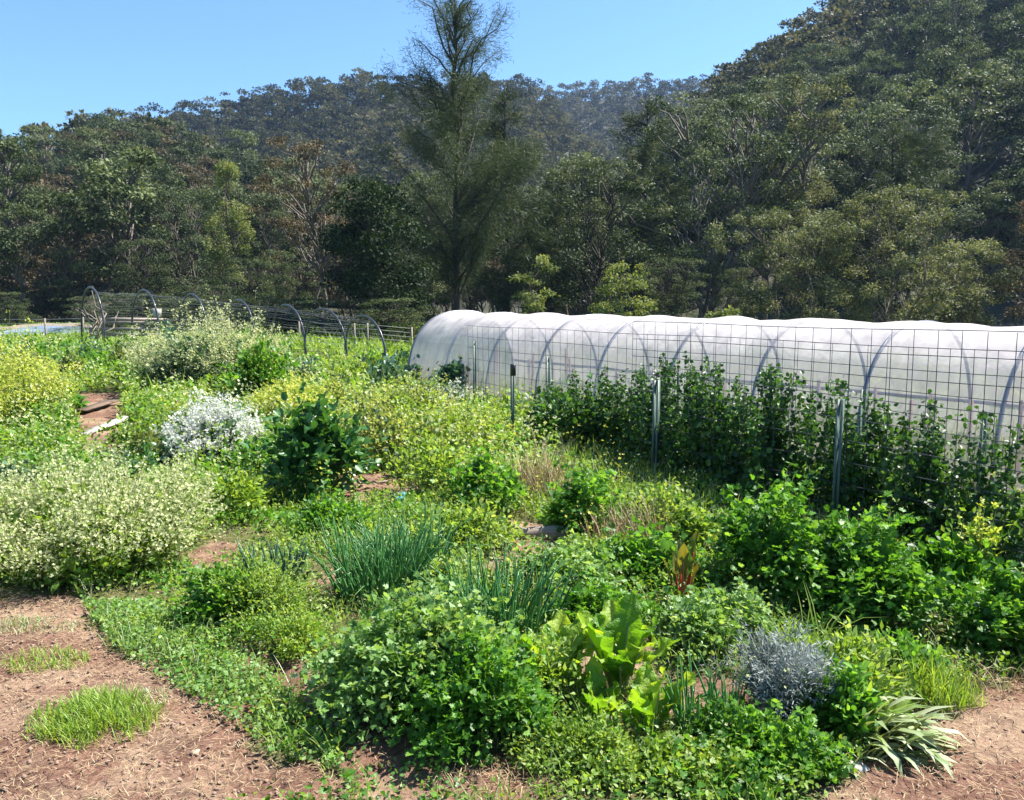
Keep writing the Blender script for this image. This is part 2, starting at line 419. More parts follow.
def puffs_tree(seed, h, cr, c0, npuff, pr, nleaf, leaf, flat=.6, top=1.0, lean=0, trunks=1, T=T_LEAF, wl=.55, tr=.16, sides=6):
    """crown of separate leafy puffs carried by limbs; h height, cr crown radius, c0 height where the crown starts"""
    r = np.random.default_rng(seed); cg = Geo(); tg = Geo()
    bases = [np.array([r.normal() * .35 * (trunks > 1), r.normal() * .35 * (trunks > 1), -.4]) for _ in range(trunks)]
    tips = [np.array([lean * h + r.normal() * cr * (.12 + .3 * (trunks > 1)), r.normal() * cr * (.12 + .3 * (trunks > 1)), h * .9 - r.random() * h * .12]) for _ in range(trunks)]
    tpaths = [branch_path(b, t, 9, 0, .025, r) for b, t in zip(bases, tips)]
    for tp in tpaths:
        tubes(tg, tp, np.linspace(tr, tr * .25, 9) * (h / 14) / math.sqrt(trunks), sides)
    for k in range(npuff):
        zt_ = c0 + (h - c0) * r.random() ** .75
        q = (zt_ - c0) / (h - c0)
        rad = cr * (1 - top * max(q - .45, 0) ** 1.4 * 1.4) * math.sqrt(r.uniform(.08, 1)) * (.55 + .45 * min(q / .35, 1))
        a = r.uniform(0, 2 * pi); tp = tpaths[r.integers(trunks)]
        ax = np.array([np.interp(zt_, tp[:, 2], tp[:, d]) for d in range(3)])
        c = np.array([ax[0] + rad * cos(a), ax[1] + rad * sin(a), zt_])
        pr_ = pr * r.uniform(.65, 1.25) * (1 - .35 * q)
        c[2] = min(c[2], h - pr_ * flat)
        n = int(nleaf * (pr_ / pr) ** 2)
        d = norm(r.normal(size=(n, 3))); d[:, 2] = np.where(d[:, 2] < -.3, -d[:, 2], d[:, 2])
        rr = r.random(n) ** .45
        lump = 1 + .25 * np.sin(d[:, 0] * 5 + k) * np.cos(d[:, 1] * 4 + 2 * k)
        P = c + d * (rr * lump * pr_)[:, None] * np.array([1, 1, flat])
        D = norm(d * .5 + r.normal(size=(n, 3)) * .6 + np.array([0, 0, -.35]))
        Nn = norm(d + r.normal(size=(n, 3)) * .7 + np.array([0, 0, .5]))
        sz = leaf * r.uniform(.6, 1.4, n)
        put(cg, T, P, D, Nn, sz, sz * wl, np.clip(r.normal(.45, .2, n) + r.normal() * .14 + .22 * (d[:, 2] > .35), 0, 1))  # upper leaves of each puff tinted lighter: sunlit tops put into the leaf colour
        s0 = np.array([np.interp(max(zt_ - rad * .9 - .6, c0 * .5), tp[:, 2], tp[:, d]) for d in range(3)])
        tubes(tg, branch_path(s0, c, 6, .06, .05, r), np.linspace(tr * .38, tr * .08, 6) * (h / 14), 4)
    return cg, tg

def sheoak(seed, h, cr, n, c0=.12, nl=.55, nw=.035, pw=.55, bd=4.2, upr=(.15, .75), lp=None):
    r = np.random.default_rng(seed); cg = Geo(); tg = Geo()
    tp = branch_path(np.array([0, 0, -.4]), np.array([r.normal() * .2, 0, h]), 12, 0, .008, r)
    tubes(tg, tp, np.linspace(.2, .03, 12) * h / 15, 7)
    nb = int(h * bd)
    for k in range(nb):
        q = (k + r.random()) / nb; z0 = h * (c0 + (1 - c0) * q * .97)
        L = cr * ((1 - q) ** pw * 1.0 + .05) * r.uniform(.55, 1.2) * min(1, .45 + q * 2.4)
        if lp is not None: L = np.interp(q, lp[0], lp[1]) * r.uniform(.5, 1.2)
        a = r.uniform(0, 2 * pi); up = r.uniform(*upr)
        s0 = np.array([np.interp(z0, tp[:, 2], tp[:, d]) for d in range(3)])
        e = s0 + np.array([cos(a) * L, sin(a) * L, up * L]); pth = branch_path(s0, e, 6, .05, .05, r)
        tubes(tg, pth, np.linspace(.055, .012, 6) * h / 15, 3)
        m = int(n / nb * (L / cr + .2) * 1.3 * (1.2 - .7 * q))
        t = r.random(m) ** .7; P = np.stack([np.interp(t, np.linspace(0, 1, 6), pth[:, d]) for d in range(3)], 1) + r.normal(size=(m, 3)) * (.13 + .13 * L / cr) + np.array([0, 0, -.1]) * t[:, None]
        D = norm(np.array([cos(a), sin(a), 0]) * .5 + r.normal(size=(m, 3)) * .45 + np.array([0, 0, -.25 + .5 * q]))
        put(cg, T_LEAF, P, D, r.normal(size=(m, 3)), nl * r.uniform(.5, 1.3, m), nw * r.uniform(.7, 1.5, m), np.clip(r.normal(.45, .22, m) + r.normal() * .08, 0, 1))
    return cg, tg

def tree(name, label, u, Y, geo, mleaf, mbark, group=None, rz=0, sc=1, z=None):
    x, y = XY(u, Y)
    t = thing(name, label, 'tree', (x, y, z if z is not None else float(gz(x, y))), rz, group, sc)
    part('trunk', geo[1], mbark, t, True); part('crown', geo[0], mleaf, t)
    return t

# mid-distance trees: column in the photo, depth, top row
def hh(v, Y): return hz(v, Y)
tall = tree('sheoak_tree', 'very tall dark feathery tree rising behind left end of the polytunnel into the sky', 457, 40, sheoak(1, hh(-8, 40), 3.0, 62000, nw=.018, bd=5, nl=.3, upr=(.6, 1.7), lp=([0, .12, .35, .62, .74, .82, .9, 1], [2.6, 3.6, 3.6, 2.8, 2.3, 1.8, .9, .3])), M['sheoak'], M['darkbark'])
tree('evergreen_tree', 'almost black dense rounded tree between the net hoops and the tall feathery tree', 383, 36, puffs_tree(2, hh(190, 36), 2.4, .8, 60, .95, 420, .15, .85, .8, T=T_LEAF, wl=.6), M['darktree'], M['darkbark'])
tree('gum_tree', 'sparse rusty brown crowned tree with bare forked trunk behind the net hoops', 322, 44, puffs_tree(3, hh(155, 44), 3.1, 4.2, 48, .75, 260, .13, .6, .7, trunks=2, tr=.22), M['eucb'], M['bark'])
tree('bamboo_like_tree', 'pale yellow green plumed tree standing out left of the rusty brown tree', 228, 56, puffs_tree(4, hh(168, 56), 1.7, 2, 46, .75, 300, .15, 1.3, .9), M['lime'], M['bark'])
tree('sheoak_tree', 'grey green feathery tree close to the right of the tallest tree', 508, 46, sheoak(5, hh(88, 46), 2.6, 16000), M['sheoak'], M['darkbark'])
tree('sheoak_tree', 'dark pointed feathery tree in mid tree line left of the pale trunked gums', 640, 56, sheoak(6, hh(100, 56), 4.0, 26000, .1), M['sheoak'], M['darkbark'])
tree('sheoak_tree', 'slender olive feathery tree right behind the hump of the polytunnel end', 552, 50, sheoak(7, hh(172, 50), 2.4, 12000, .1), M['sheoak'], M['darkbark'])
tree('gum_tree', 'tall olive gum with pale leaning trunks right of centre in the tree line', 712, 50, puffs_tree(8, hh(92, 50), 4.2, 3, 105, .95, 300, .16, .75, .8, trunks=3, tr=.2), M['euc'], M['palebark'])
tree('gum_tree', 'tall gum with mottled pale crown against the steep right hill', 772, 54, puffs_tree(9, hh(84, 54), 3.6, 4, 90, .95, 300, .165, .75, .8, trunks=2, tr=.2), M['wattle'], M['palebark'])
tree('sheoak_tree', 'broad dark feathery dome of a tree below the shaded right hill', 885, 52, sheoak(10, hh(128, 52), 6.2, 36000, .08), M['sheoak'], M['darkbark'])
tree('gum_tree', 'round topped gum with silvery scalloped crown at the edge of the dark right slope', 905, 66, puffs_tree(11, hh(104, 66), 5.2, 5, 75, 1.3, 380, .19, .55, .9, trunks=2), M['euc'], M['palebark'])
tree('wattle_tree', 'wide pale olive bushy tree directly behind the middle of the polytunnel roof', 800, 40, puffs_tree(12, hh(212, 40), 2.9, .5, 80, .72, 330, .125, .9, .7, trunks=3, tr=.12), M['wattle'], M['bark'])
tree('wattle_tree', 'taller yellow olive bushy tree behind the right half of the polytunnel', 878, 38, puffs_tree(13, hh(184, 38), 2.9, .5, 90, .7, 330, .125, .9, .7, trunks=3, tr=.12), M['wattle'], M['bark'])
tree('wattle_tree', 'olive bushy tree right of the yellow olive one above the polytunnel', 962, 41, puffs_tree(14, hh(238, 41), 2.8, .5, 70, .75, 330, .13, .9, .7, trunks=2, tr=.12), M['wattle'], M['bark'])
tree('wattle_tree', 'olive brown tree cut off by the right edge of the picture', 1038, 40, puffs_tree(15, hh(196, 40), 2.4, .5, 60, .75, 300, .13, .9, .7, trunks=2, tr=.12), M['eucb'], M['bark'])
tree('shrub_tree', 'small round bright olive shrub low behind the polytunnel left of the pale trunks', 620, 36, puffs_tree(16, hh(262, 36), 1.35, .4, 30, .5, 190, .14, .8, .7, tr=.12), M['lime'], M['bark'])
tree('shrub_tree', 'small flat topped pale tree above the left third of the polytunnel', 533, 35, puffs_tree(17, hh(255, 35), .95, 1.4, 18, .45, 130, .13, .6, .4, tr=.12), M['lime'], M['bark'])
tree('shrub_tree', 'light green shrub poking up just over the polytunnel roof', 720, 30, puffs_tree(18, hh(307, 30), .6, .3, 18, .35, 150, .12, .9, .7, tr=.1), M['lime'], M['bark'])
gum0 = None
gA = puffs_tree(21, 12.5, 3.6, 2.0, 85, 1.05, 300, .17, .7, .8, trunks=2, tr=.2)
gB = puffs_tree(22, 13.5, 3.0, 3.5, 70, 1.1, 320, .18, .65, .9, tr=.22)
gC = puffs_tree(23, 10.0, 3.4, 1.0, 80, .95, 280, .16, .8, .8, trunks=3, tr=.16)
def mk(gg, u, Y, mat, bark, label, sc=1, rz=0, group=None):
    return tree('gum_tree', label, u, Y, gg, M[mat], M[bark], group, rz, sc)
tA = mk(gA, -30, 60, 'euc', 'bark', 'leafy green gum at the far left of the tree line above the wire fence')
tB = mk(gB, 24, 58, 'euc', 'palebark', 'tall gum with a bare brown trunk beside the field at the far left')
tC = mk(gC, 590, 46, 'sheoak', 'darkbark', 'dark bushy tree in the tree line above the centre left of the polytunnel')
def cp(t, u, Y, top, h0, label, rz, wide=1.0):
    x, y = XY(u, Y); s = hh(top, Y) / h0
    return dup(t, (x, y, 0), rz, (s * wide, s * wide, s), label)
cp(tA, 72, 62, 196, 12.5, 'full green gum behind the left net hoops, second clump from the left edge', 2)
cp(tB, 118, 64, 205, 13.5, 'gum with visible trunk directly above the first black net hoop', 1)
cp(tC, 160, 60, 240, 10.0, 'low dark bushy tree above the second and third net hoops', 3, 1.1)
cp(tA, 185, 63, 190, 12.5, 'broad gum immediately left of the pale plumed tree', 4)
cp(tB, 268, 60, 195, 13.5, 'gum between the pale plumed tree and the rusty brown tree', 2.5)
cp(tC, 292, 52, 262, 10.0, 'low dark bushy tree at the foot of the rusty brown tree', .6, 1.1)
cp(tC, 245, 50, 258, 10.0, 'low dark tree below the pale plumed tree behind the net hoops', 5)
cp(tA, 420, 58, 180, 12.5, 'gum showing behind the left side of the tallest tree', 1.3)
cp(tC, 425, 46, 250, 10.0, 'low dark tree behind the left end of the polytunnel', 2.2)
cp(tC, 668, 44, 258, 10.0, 'low dark bushy tree under the pale leaning trunks', 4.1)
cp(tA, 585, 66, 170, 12.5, 'gum left of the dark pointed feathery tree', .3)
cp(tB, 680, 70, 130, 13.5, 'gum rising behind the pale leaning trunks', 5.5)
cp(tA, 830, 70, 130, 12.5, 'gum between the mottled gum and the silvery dome', 3.3)
cp(tC, 745, 42, 268, 10.0, 'low dark tree left of the wide pale olive tree', 1.9)
cp(tB, 1000, 66, 180, 13.5, 'gum on the dark lower slope at the right', .9)
cp(tC, 1090, 52, 200, 10.0, 'dark tree beyond the right edge of the polytunnel', .9)
cp(tC, 20, 50, 292, 10.0, 'low scrubby tree just beyond the field at the far left', 2.9, 1.5)
cp(tC, 205, 46, 285, 10.0, 'low scrubby tree behind the middle net hoops', 3.9, 1.5)

for k_, (u, Y_, tp_, rz_) in enumerate([(118, 37, 296, 1), (158, 36, 293, 2), (196, 37, 298, 3), (232, 36, 295, 4), (268, 35, 300, 5), (303, 36, 298, .5), (345, 33, 300, 1.5), (408, 33, 298, 2.5), (60, 60, 285, 3.1), (5, 58, 280, 2.1)]):
    cp(tC, u, Y_, tp_, 10.0, ['dark shrubby understory tree right behind the %s' % w_ for w_ in ('first net hoop', 'second net hoop', 'third net hoop', 'gap after the third net hoop', 'fifth net hoop', 'sixth net hoop', 'last net hoop', 'far left end of the polytunnel', 'field at the left', 'left end of the wire fence')][k_], rz_, 2.2)
# hillside trees: four kinds, copied
kinds = []
def kind_tree(name, geo, mleaf, mbark, h):
    kinds.append((name, geo[0].mesh('crown'), geo[1].mesh('trunk'), M[mleaf], M[mbark], h))
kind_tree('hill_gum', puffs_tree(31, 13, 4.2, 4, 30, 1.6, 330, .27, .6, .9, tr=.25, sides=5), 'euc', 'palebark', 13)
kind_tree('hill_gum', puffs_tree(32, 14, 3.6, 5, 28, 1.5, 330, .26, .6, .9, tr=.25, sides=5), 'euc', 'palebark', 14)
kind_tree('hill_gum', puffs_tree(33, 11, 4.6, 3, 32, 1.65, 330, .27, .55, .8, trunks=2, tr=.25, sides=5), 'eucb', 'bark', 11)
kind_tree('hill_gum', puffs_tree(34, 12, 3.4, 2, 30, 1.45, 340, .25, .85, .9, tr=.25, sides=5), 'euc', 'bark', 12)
pts = []
Y = 66.0; r2 = np.random.default_rng(77)
while Y < 640:
    step = 5.6 if Y < 350 else 8.5
    w = Y / F
    px = -90 + r2.random() * step / w
    while px < 1130:
        pts.append((px + r2.normal() * 1.2 / w, Y + r2.normal() * 1.4)); px += step * (1.0 + .25 * r2.random()) / w
    Y += step * .95
pts = np.array(pts)
pz = hillz(pts[:, 0], pts[:, 1])
# keep only trees whose tops can be seen over what stands in front
order = np.argsort(pts[:, 1]); sky = np.full(1400, 400.0); keep = []
for k in order:
    px, Yk = pts[k]; e = (pz[k] + 13.5 - H) / Yk; row = 305 - e * F * .985
    half = max(3, int(3.0 / Yk * F)); lo = int(np.clip(px + 120 - half, 0, 1399)); hi = int(np.clip(px + 120 + half, lo + 1, 1400))
    if row < sky[lo:hi].max() + 6 and pz[k] > -1:
        keep.append(k)
    sky[lo:hi] = np.minimum(sky[lo:hi], row + 14.0 / Yk * F * .25)
keep = np.array(keep); n_ind = 285
size_rank = np.argsort(pts[keep, 1])
ind = keep[size_rank[:n_ind]]; rest = keep[size_rank[n_ind:]]
print('hill trees', len(keep), 'indiv depth', pts[ind, 1].max())
first = {}
for k in ind:
    px, Yk = pts[k]; kk = int([0, 1, 3][r2.integers(3)]) if px > 520 or r2.random() < .6 else 2
    nm, cm, tm, ml, mb, h0 = kinds[kk]
    s = r2.uniform(.72, 1.15); loc = ((px - 512) / F * Yk, Yk, pz[k] - .4)
    if px < 520: lb, gp = 'gum tree in the forest on the left hillside', 'gum trees on the left hillside'
    else: lb, gp = 'gum tree in the forest on the steep right hillside', 'gum trees on the steep right hillside'
    t = thing(nm, lb, 'tree', loc, r2.uniform(0, 6.28), gp, (s * r2.uniform(.85, 1.2), s * r2.uniform(.85, 1.2), s))
    part('trunk', tm, mb, t); part('crown', cm, ml, t)
def wood(sel, name, label):
    cgs = Geo(); 
    for k in sel:
        px, Yk = pts[k]; big = 1.0 if Yk < 350 else 1.35
        hgt = r2.uniform(9, 15); R_ = r2.uniform(2.8, 4.6) * (1.15 if Yk > 350 else 1); np_ = 8
        c0 = np.array([(px - 512) / F * Yk, Yk, pz[k]])
        pc = c0 + np.stack([r2.normal(size=np_) * R_ * .42, r2.normal(size=np_) * R_ * .42, hgt * (1 - .62 * r2.random(np_)) - 1], 1)
        nl = 52 if Yk < 350 else 34; n = np_ * nl
        d = norm(r2.normal(size=(n, 3))); d[:, 2] = np.abs(d[:, 2]) * .9 - .15
        P = np.repeat(pc, nl, 0) + d * (R_ * .5 * r2.random(n)[:, None] ** .4) * np.array([1, 1, .62])
        sz = r2.uniform(.5, 1.0, n) * big
        put(cgs, T_LEAF, P, norm(d + r2.normal(size=(n, 3)) * .6), norm(d + r2.normal(size=(n, 3)) * .5), sz, sz * .7, np.clip(r2.normal(.45, .17, n) + r2.normal() * .22, 0, 1))
    o = part(name, cgs, M['hillwood'])
    return tag(o, label, 'forest', kind='stuff')
M['hillwood'] = leafmat('far_forest_leaf', [(.014, .024, .013), (.048, .058, .034), (.15, .15, .09)], .28, .6, .12)
wood(rest, 'forest', 'continuous far gum forest covering the upper hills and distant ridge')

# ------------------------------------------------------------------ garden plants
def lump_pts(n, rx, ry, h, nl=14, seed=None, low=.0, shell=.5):
    """points and outward directions in a lumpy dome"""
    r = np.random.default_rng(seed)
    a = r.uniform(0, 2 * pi, nl); q = np.sqrt(r.uniform(0, 1, nl)); zc = h * (.25 + .5 * (1 - q ** 2) * r.uniform(.7, 1.1, nl))
    C = np.stack([q * np.cos(a) * rx * .72, q * np.sin(a) * ry * .72, zc], 1)
    R = np.array([min(rx, ry) * .44, h * .3])[None] * r.uniform(.5, 1.4, (nl, 1)); C[:, 2] *= r.uniform(.7, 1.3, nl)
    k = r.integers(0, nl, n); d = norm(r.normal(size=(n, 3))); rr = r.random(n) ** shell
    P = C[k] + d * rr[:, None] * np.stack([R[k, 0], R[k, 0], R[k, 1]], 1)
    ks = r.integers(0, nl * 5, n); sd_ = norm(np.random.default_rng(seed).normal(size=(nl * 5, 3)) + np.array([0, 0, .8])); spr = r.random(n) < .22
    P = np.where(spr[:, None], C[ks // 5] + sd_[ks] * (np.array([1, 1, 1.0]) * (R[ks // 5, 1] * 1.1 + R[ks // 5, 0] * .5)[:, None]) * r.uniform(.4, 1.15, n)[:, None] + r.normal(size=(n, 3)) * .012 * (1 + h), P)
    P[:, 2] = np.where(P[:, 2] < low, low + np.abs(P[:, 2] - low) * .3 + .01, P[:, 2])
    out = norm(P - np.array([0, 0, h * .15])); return P, norm(out * .6 + d * .6), r

def leafy(P, out, r, T, L, W, g=None, up=.5, tm=.45, ts=.22, ztint=0):
    g = g or Geo(); n = len(P)
    D = norm(out + r.normal(size=(n, 3)) * .5 + np.array([0, 0, up * .4])); Nn = norm(out * .5 + r.normal(size=(n, 3)) * .45 + np.array([0, 0, .9]))
    s = r.uniform(.6, 1.3, n)
    put(g, T, P, D, Nn, L * s, W * s, np.clip(r.normal(tm, ts, n) + .7 * (vnoise(P[:, 0] + 9, P[:, 1] + 9, .13, 77) - .5), 0, 1)); return g

def stems_to(P, r, n, rx, ry, rad=.004, S=4, base=.25):
    n = min(n, len(P)); idx = r.choice(len(P), n, replace=False); e = P[idx]
    b = np.stack([e[:, 0] * base, e[:, 1] * base, np.full(n, -.03)], 1)
    t = np.linspace(0, 1, S)[None, :, None]
    p = b[:, None] + (e - b)[:, None] * t; p[:, :, 2] += (np.sin(t[..., 0] * pi) * .08 * np.linalg.norm(e - b, axis=1)[:, None])
    g = Geo(); tubes(g, p, np.linspace(rad, rad * .4, S)[None], 3); return g

def bush(name, label, cat, u, v, rx, ry, h, n, T, L, W, mat, stem='olive', seed=1, group=None, nl=16, shell=.5, up=.5, nst=60, flowers=None, loc=None):
    x, y = G(u, v) if loc is None else loc
    y += ry * .85 if loc is None else 0; x = x * (y / (y - ry * .85)) if loc is None else x
    t = thing(name, label, cat, (x, y, float(gz(x, y))), 0, group)
    P, out, r = lump_pts(n, rx, ry, h, nl, seed, shell=shell)
    part('foliage', leafy(P, out, r, T, L, W, up=up), M[mat], t)
    part('stem', stems_to(P, r, nst, rx, ry), M[stem], t)
    if flowers:
        fm, fn, fs, fz = flowers
        hi = P[P[:, 2] > h * fz]; m = min(fn, len(hi)); Q = hi[r.choice(len(hi), m, replace=False)] + np.array([0, 0, .03])
        fg = Geo(); put(fg, T_FLOWER, Q, rdir(m, 0, r) * np.array([1, 1, .4]), rdir(m, 1.2, r), fs * r.uniform(.7, 1.3, m), fs, r.random(m))
        part('blossom', fg, M[fm], t)
    return t

def bolting(name, label, u, v, rx, ry, h, ns, mat_leaf, mat_fl, nfl=9, fsize=.018, leafL=.05, basal=0, basalmat='blue', seed=1, spread=.35, fbot=.55, group=None, cat='plant', lean=0.0, stemr=.0035, leafn=7):
    """clump of thin upright stalks that carry small leaves and end in four-petalled blossoms"""
    x, y = G(u, v); y2 = y + ry * .8; x = x / y * y2
    r = np.random.default_rng(seed)
    t = thing(name, label, cat, (x, y2, float(gz(x, y2))), 0, group)
    a = r.uniform(0, 2 * pi, ns); q = np.sqrt(r.random(ns))
    e = np.stack([q * np.cos(a) * rx, q * np.sin(a) * ry, h * (1 - .42 * q ** 2) * r.uniform(.6, 1.06, ns)], 1); e[:, 0] += lean * e[:, 2]
    e[:, 2] *= .62 + .62 * vnoise(e[:, 0] + 7, e[:, 1] + 7, .28, seed + 60) + (r.random(ns) < .06) * .22; e[:, :2] += r.normal(size=(ns, 2)) * .075 * h
    b = np.stack([e[:, 0] * (1 - spread), e[:, 1] * (1 - spread), np.full(ns, -.02)], 1)
    S = 6; tt = np.linspace(0, 1, S)[None, :, None]
    p = b[:, None] + (e - b)[:, None] * tt + r.normal(size=(ns, S, 3)) * .012
    p[:, :, 2] += np.sin(tt[..., 0] * pi) * .06 * h
    sg = Geo(); tubes(sg, p, np.linspace(stemr, stemr * .4, S)[None], 3, r.random(ns)); part('stem', sg, M['olive'], t)
    def on(n_each, lo, hi, jit, tipb=1):
        s = (hi - (hi - lo) * r.random((ns, n_each)) ** tipb * .999) * (S - 1); i = np.minimum(s.astype(int), S - 2); f = (s - i)[..., None]
        k = np.arange(ns)[:, None]
        return (p[k, i] * (1 - f) + p[k, i + 1] * f).reshape(-1, 3) + r.normal(size=(ns * n_each, 3)) * jit
    Pl = on(leafn, .05, .9, .02); n = len(Pl); lg = Geo()
    put(lg, T_LEAF, Pl, rdir(n, .4, r), rdir(n, .8, r), leafL * r.uniform(.5, 1.6, n), leafL * .42 * r.uniform(.6, 1.4, n), np.clip(r.normal(.5, .25, n), 0, 1))
    part('foliage', lg, M[mat_leaf], t)
    Pf = on(nfl, fbot - .1, 1.0, .018 + fsize * .4, 2.2); n = len(Pf); fg = Geo()
    put(fg, T_FLOWER, Pf, rdir(n, 0, r), rdir(n, .9, r), fsize * r.uniform(.7, 1.4, n), fsize * r.uniform(.7, 1.4, n), r.random(n))
    part('blossom', fg, M[mat_fl], t)
    if basal:
        P, out, rr = lump_pts(basal, rx * .85, ry * .85, h * .62, 12, seed + 9)
        part('lower_leaves', leafy(P, out, rr, T_BROAD, leafL * 1.9, leafL * 1.1), M[basalmat], t)
    return t

# big cream flowered clumps on the left
bolting('rocket_clump', 'large cream flowered clump in left foreground at the edge of the bare soil', 92, 600, 1.02, 1.0, .84, 1250, 'weed', 'cream', 13, .017, .038, 1300, 'weed', 1, .45, .45)
bolting('rocket_clump', 'cream flowered clump cut off by the left edge beside the big one', -22, 592, .6, .8, .68, 480, 'weed', 'cream', 8, .016, .042, 400, 'weed', 2, .45, .5)
bolting('rocket_clump', 'smaller cream flowered clump behind the right shoulder of the big one', 168, 520, .5, .6, .5, 300, 'weed', 'cream', 8, .016, .04, 150, 'weed', 3, .45, .5)
bolting('coriander_clump', 'brilliant white flowered clump over blue green leaves left of the kale', 216, 476, .62, .65, .86, 330, 'weed', 'white', 20, .025, .05, 2000, 'blue', 4, .35, .84)
bolting('coriander_clump', 'tall pale flowered clump with dark base in front of the net hoops', 200, 398, 1.5, 1.2, 1.8, 800, 'fade', 'cream', 13, .03, .055, 3200, 'blue', 5, .3, .62)
bolting('coriander_clump', 'tall pale flowered clump right of the one in front of the hoops', 250, 394, .8, 1.0, 1.8, 260, 'fade', 'cream', 10, .032, .08, 700, 'dark', 6, .3, .6)
bolting('mustard_clump', 'bright yellow flowered clump at the left edge of the garden', -6, 452, .85, 1.9, 1.45, 900, 'grass', 'yellow', 10, .03, .06, 500, 'weed', 7, .3, .5)
bolting('mustard_clump', 'bright yellow flowered clump in the middle in front of the net hoops', 298, 432, .72, .9, .85, 480, 'grass', 'yellow', 13, .03, .06, 500, 'weed', 8, .3, .55)
bolting('mustard_clump', 'yellow flowered stalks right of the kale', 372, 474, .5, .7, .95, 190, 'olive', 'yellow', 6, .026, .07, 500, 'blue', 9, .35, .6)
bolting('mustard_clump', 'thin yellow flowered stalks left of the black capped stake', 452, 470, .9, .9, .8, 330, 'weed', 'yellow', 4, .024, .06, 300, 'weed', 10, .35, .6)
bolting('mustard_clump', 'small yellow flowered tuft left of the white flowered clump', 178, 440, .35, .5, .5, 110, 'weed', 'yellow', 6, .022, .05, 100, 'weed', 11, .35, .6)
bolting('mustard_clump', 'pale yellow flowered tangle in front of the left tunnel foot', 408, 440, .75, .9, 1.0, 260, 'olive', 'yellow', 3, .026, .07, 900, 'weed', 12, .35, .6)
bolting('coriander_clump', 'white speckled clump at the foot of the tunnel left end', 445, 418, .7, .6, .6, 170, 'fade', 'white', 7, .028, .06, 500, 'blue', 13, .35, .6)
bolting('brassica_stalks', 'tall green bolting plant with leafy stalks between the pale clumps and the hoops', 262, 410, .5, .6, 1.75, 120, 'lush', 'yellow', 5, .02, .065, 2600, 'lush', 14, .4, .8, leafn=16)

# leafy plants
bush('kale_plant', 'dark leaved kale with bare soil under it in the middle of the garden', 'plant', 318, 506, .52, .5, .95, 2600, T_BROAD, .085, .065, 'dark', 'paleg', 21, nl=15, flowers=None)
bush('kale_plant', 'blue green kale beside the foot of the tunnel left end', 'plant', 455, 404, .5, .5, .75, 700, T_BROAD, .13, .11, 'blue', 'paleg', 22)
bush('kale_plant', 'dark blue green kale under the last net hoop', 'plant', 395, 400, .6, .6, .9, 600, T_BROAD, .12, .1, 'blue', 'paleg', 23)
bush('leafy_bush', 'olive leafy bush in front of the black capped stake', 'plant', 488, 520, .42, .4, .55, 1300, T_LOBE, .055, .05, 'lush', 'olive', 24)
bush('leafy_bush', 'light green leafy bush left of the black capped stake', 'plant', 430, 505, .5, .5, .62, 1500, T_BROAD, .055, .035, 'weed', 'olive', 25)
bush('celery_plant', 'bright green celery clump beside the wooden log', 'plant', 583, 541, .33, .3, .52, 3400, T_LOBE, .045, .043, 'lush', 'olive', 26, nst=120)
bush('celery_plant', 'large glossy celery clump at the foot of the front fence post', 'plant', 858, 644, .5, .46, .56, 8200, T_LOBE, .042, .04, 'lush', 'olive', 27, nl=20, nst=160)
bush('celery_plant', 'tall glossy celery clump left of the front fence post', 'plant', 762, 612, .36, .42, .66, 5000, T_LOBE, .044, .042, 'lush', 'olive', 28, nst=120)
bush('celery_plant', 'leafy clump cut off by the right edge above the red path', 'plant', 1006, 676, .34, .36, .42, 4200, T_LOBE, .04, .036, 'lush', 'olive', 29)
bush('leafy_bush', 'low leafy clump behind the one at the right edge', 'plant', 958, 612, .4, .35, .36, 1100, T_BROAD, .06, .045, 'lush', 'olive', 30)
bush('chervil_bush', 'big dense green bush in the centre foreground with dark shaded front', 'plant', 418, 738, .54, .44, .46, 14000, T_LOBE, .034, .03, 'clover', 'olive', 31, nl=26, nst=200)
bush('chervil_bush', 'lower right half of the dense foreground growth beside the yellow green chard', 'plant', 478, 768, .36, .36, .34, 7500, T_LOBE, .032, .028, 'lush', 'olive', 32, nl=18, nst=120)
bush('carrot_bush', 'fine leaved light green bush left of the big foreground bush', 'plant', 262, 640, .42, .36, .36, 5200, T_LEAF, .03, .014, 'weed', 'olive', 33, nl=16, nst=120)
bush('carrot_bush', 'darker round bush left of the fine leaved light green one', 'plant', 218, 636, .26, .3, .34, 2300, T_LOBE, .035, .03, 'lush', 'olive', 34)
bush('carrot_bush', 'fine yellowish green bush below the small onion tuft', 'plant', 285, 668, .3, .26, .22, 2600, T_LEAF, .028, .012, 'grass', 'olive', 35)
bush('weed_bush', 'bright green leafy mound behind the bare patch right of the cream flowers', 'plant', 235, 530, .55, .5, .38, 2400, T_BROAD, .045, .03, 'grass', 'olive', 36)
bush('lettuce_bush', 'bright green leafy mound left of the boards on the soil mound', 'plant', 52, 418, .6, .6, .5, 700, T_BROAD, .12, .09, 'lush', 'olive', 37)
bush('weed_bush', 'dark leafy plant at the left edge above the cream flowers', 'plant', 8, 498, .3, .3, .3, 500, T_BROAD, .07, .05, 'blue', 'olive', 38)
bush('weed_bush', 'low leafy weeds in front of the yellow flowers at the left edge', 'plant', 40, 455, .8, .6, .3, 1200, T_BROAD, .06, .04, 'weed', 'olive', 39)
bush('chervil_bush', 'low pale green bush above the silver plant', 'plant', 716, 664, .42, .34, .25, 3600, T_LOBE, .032, .03, 'clover', 'olive', 40)
bush('weed_bush', 'leafy green mound behind the red stalked chard', 'plant', 640, 590, .5, .4, .26, 2400, T_LOBE, .045, .042, 'lush', 'olive', 41)
bush('weed_bush', 'low spreading mound between the onions and the celery', 'plant', 568, 600, .5, .42, .22, 2600, T_LOBE, .04, .036, 'clover', 'olive', 42)
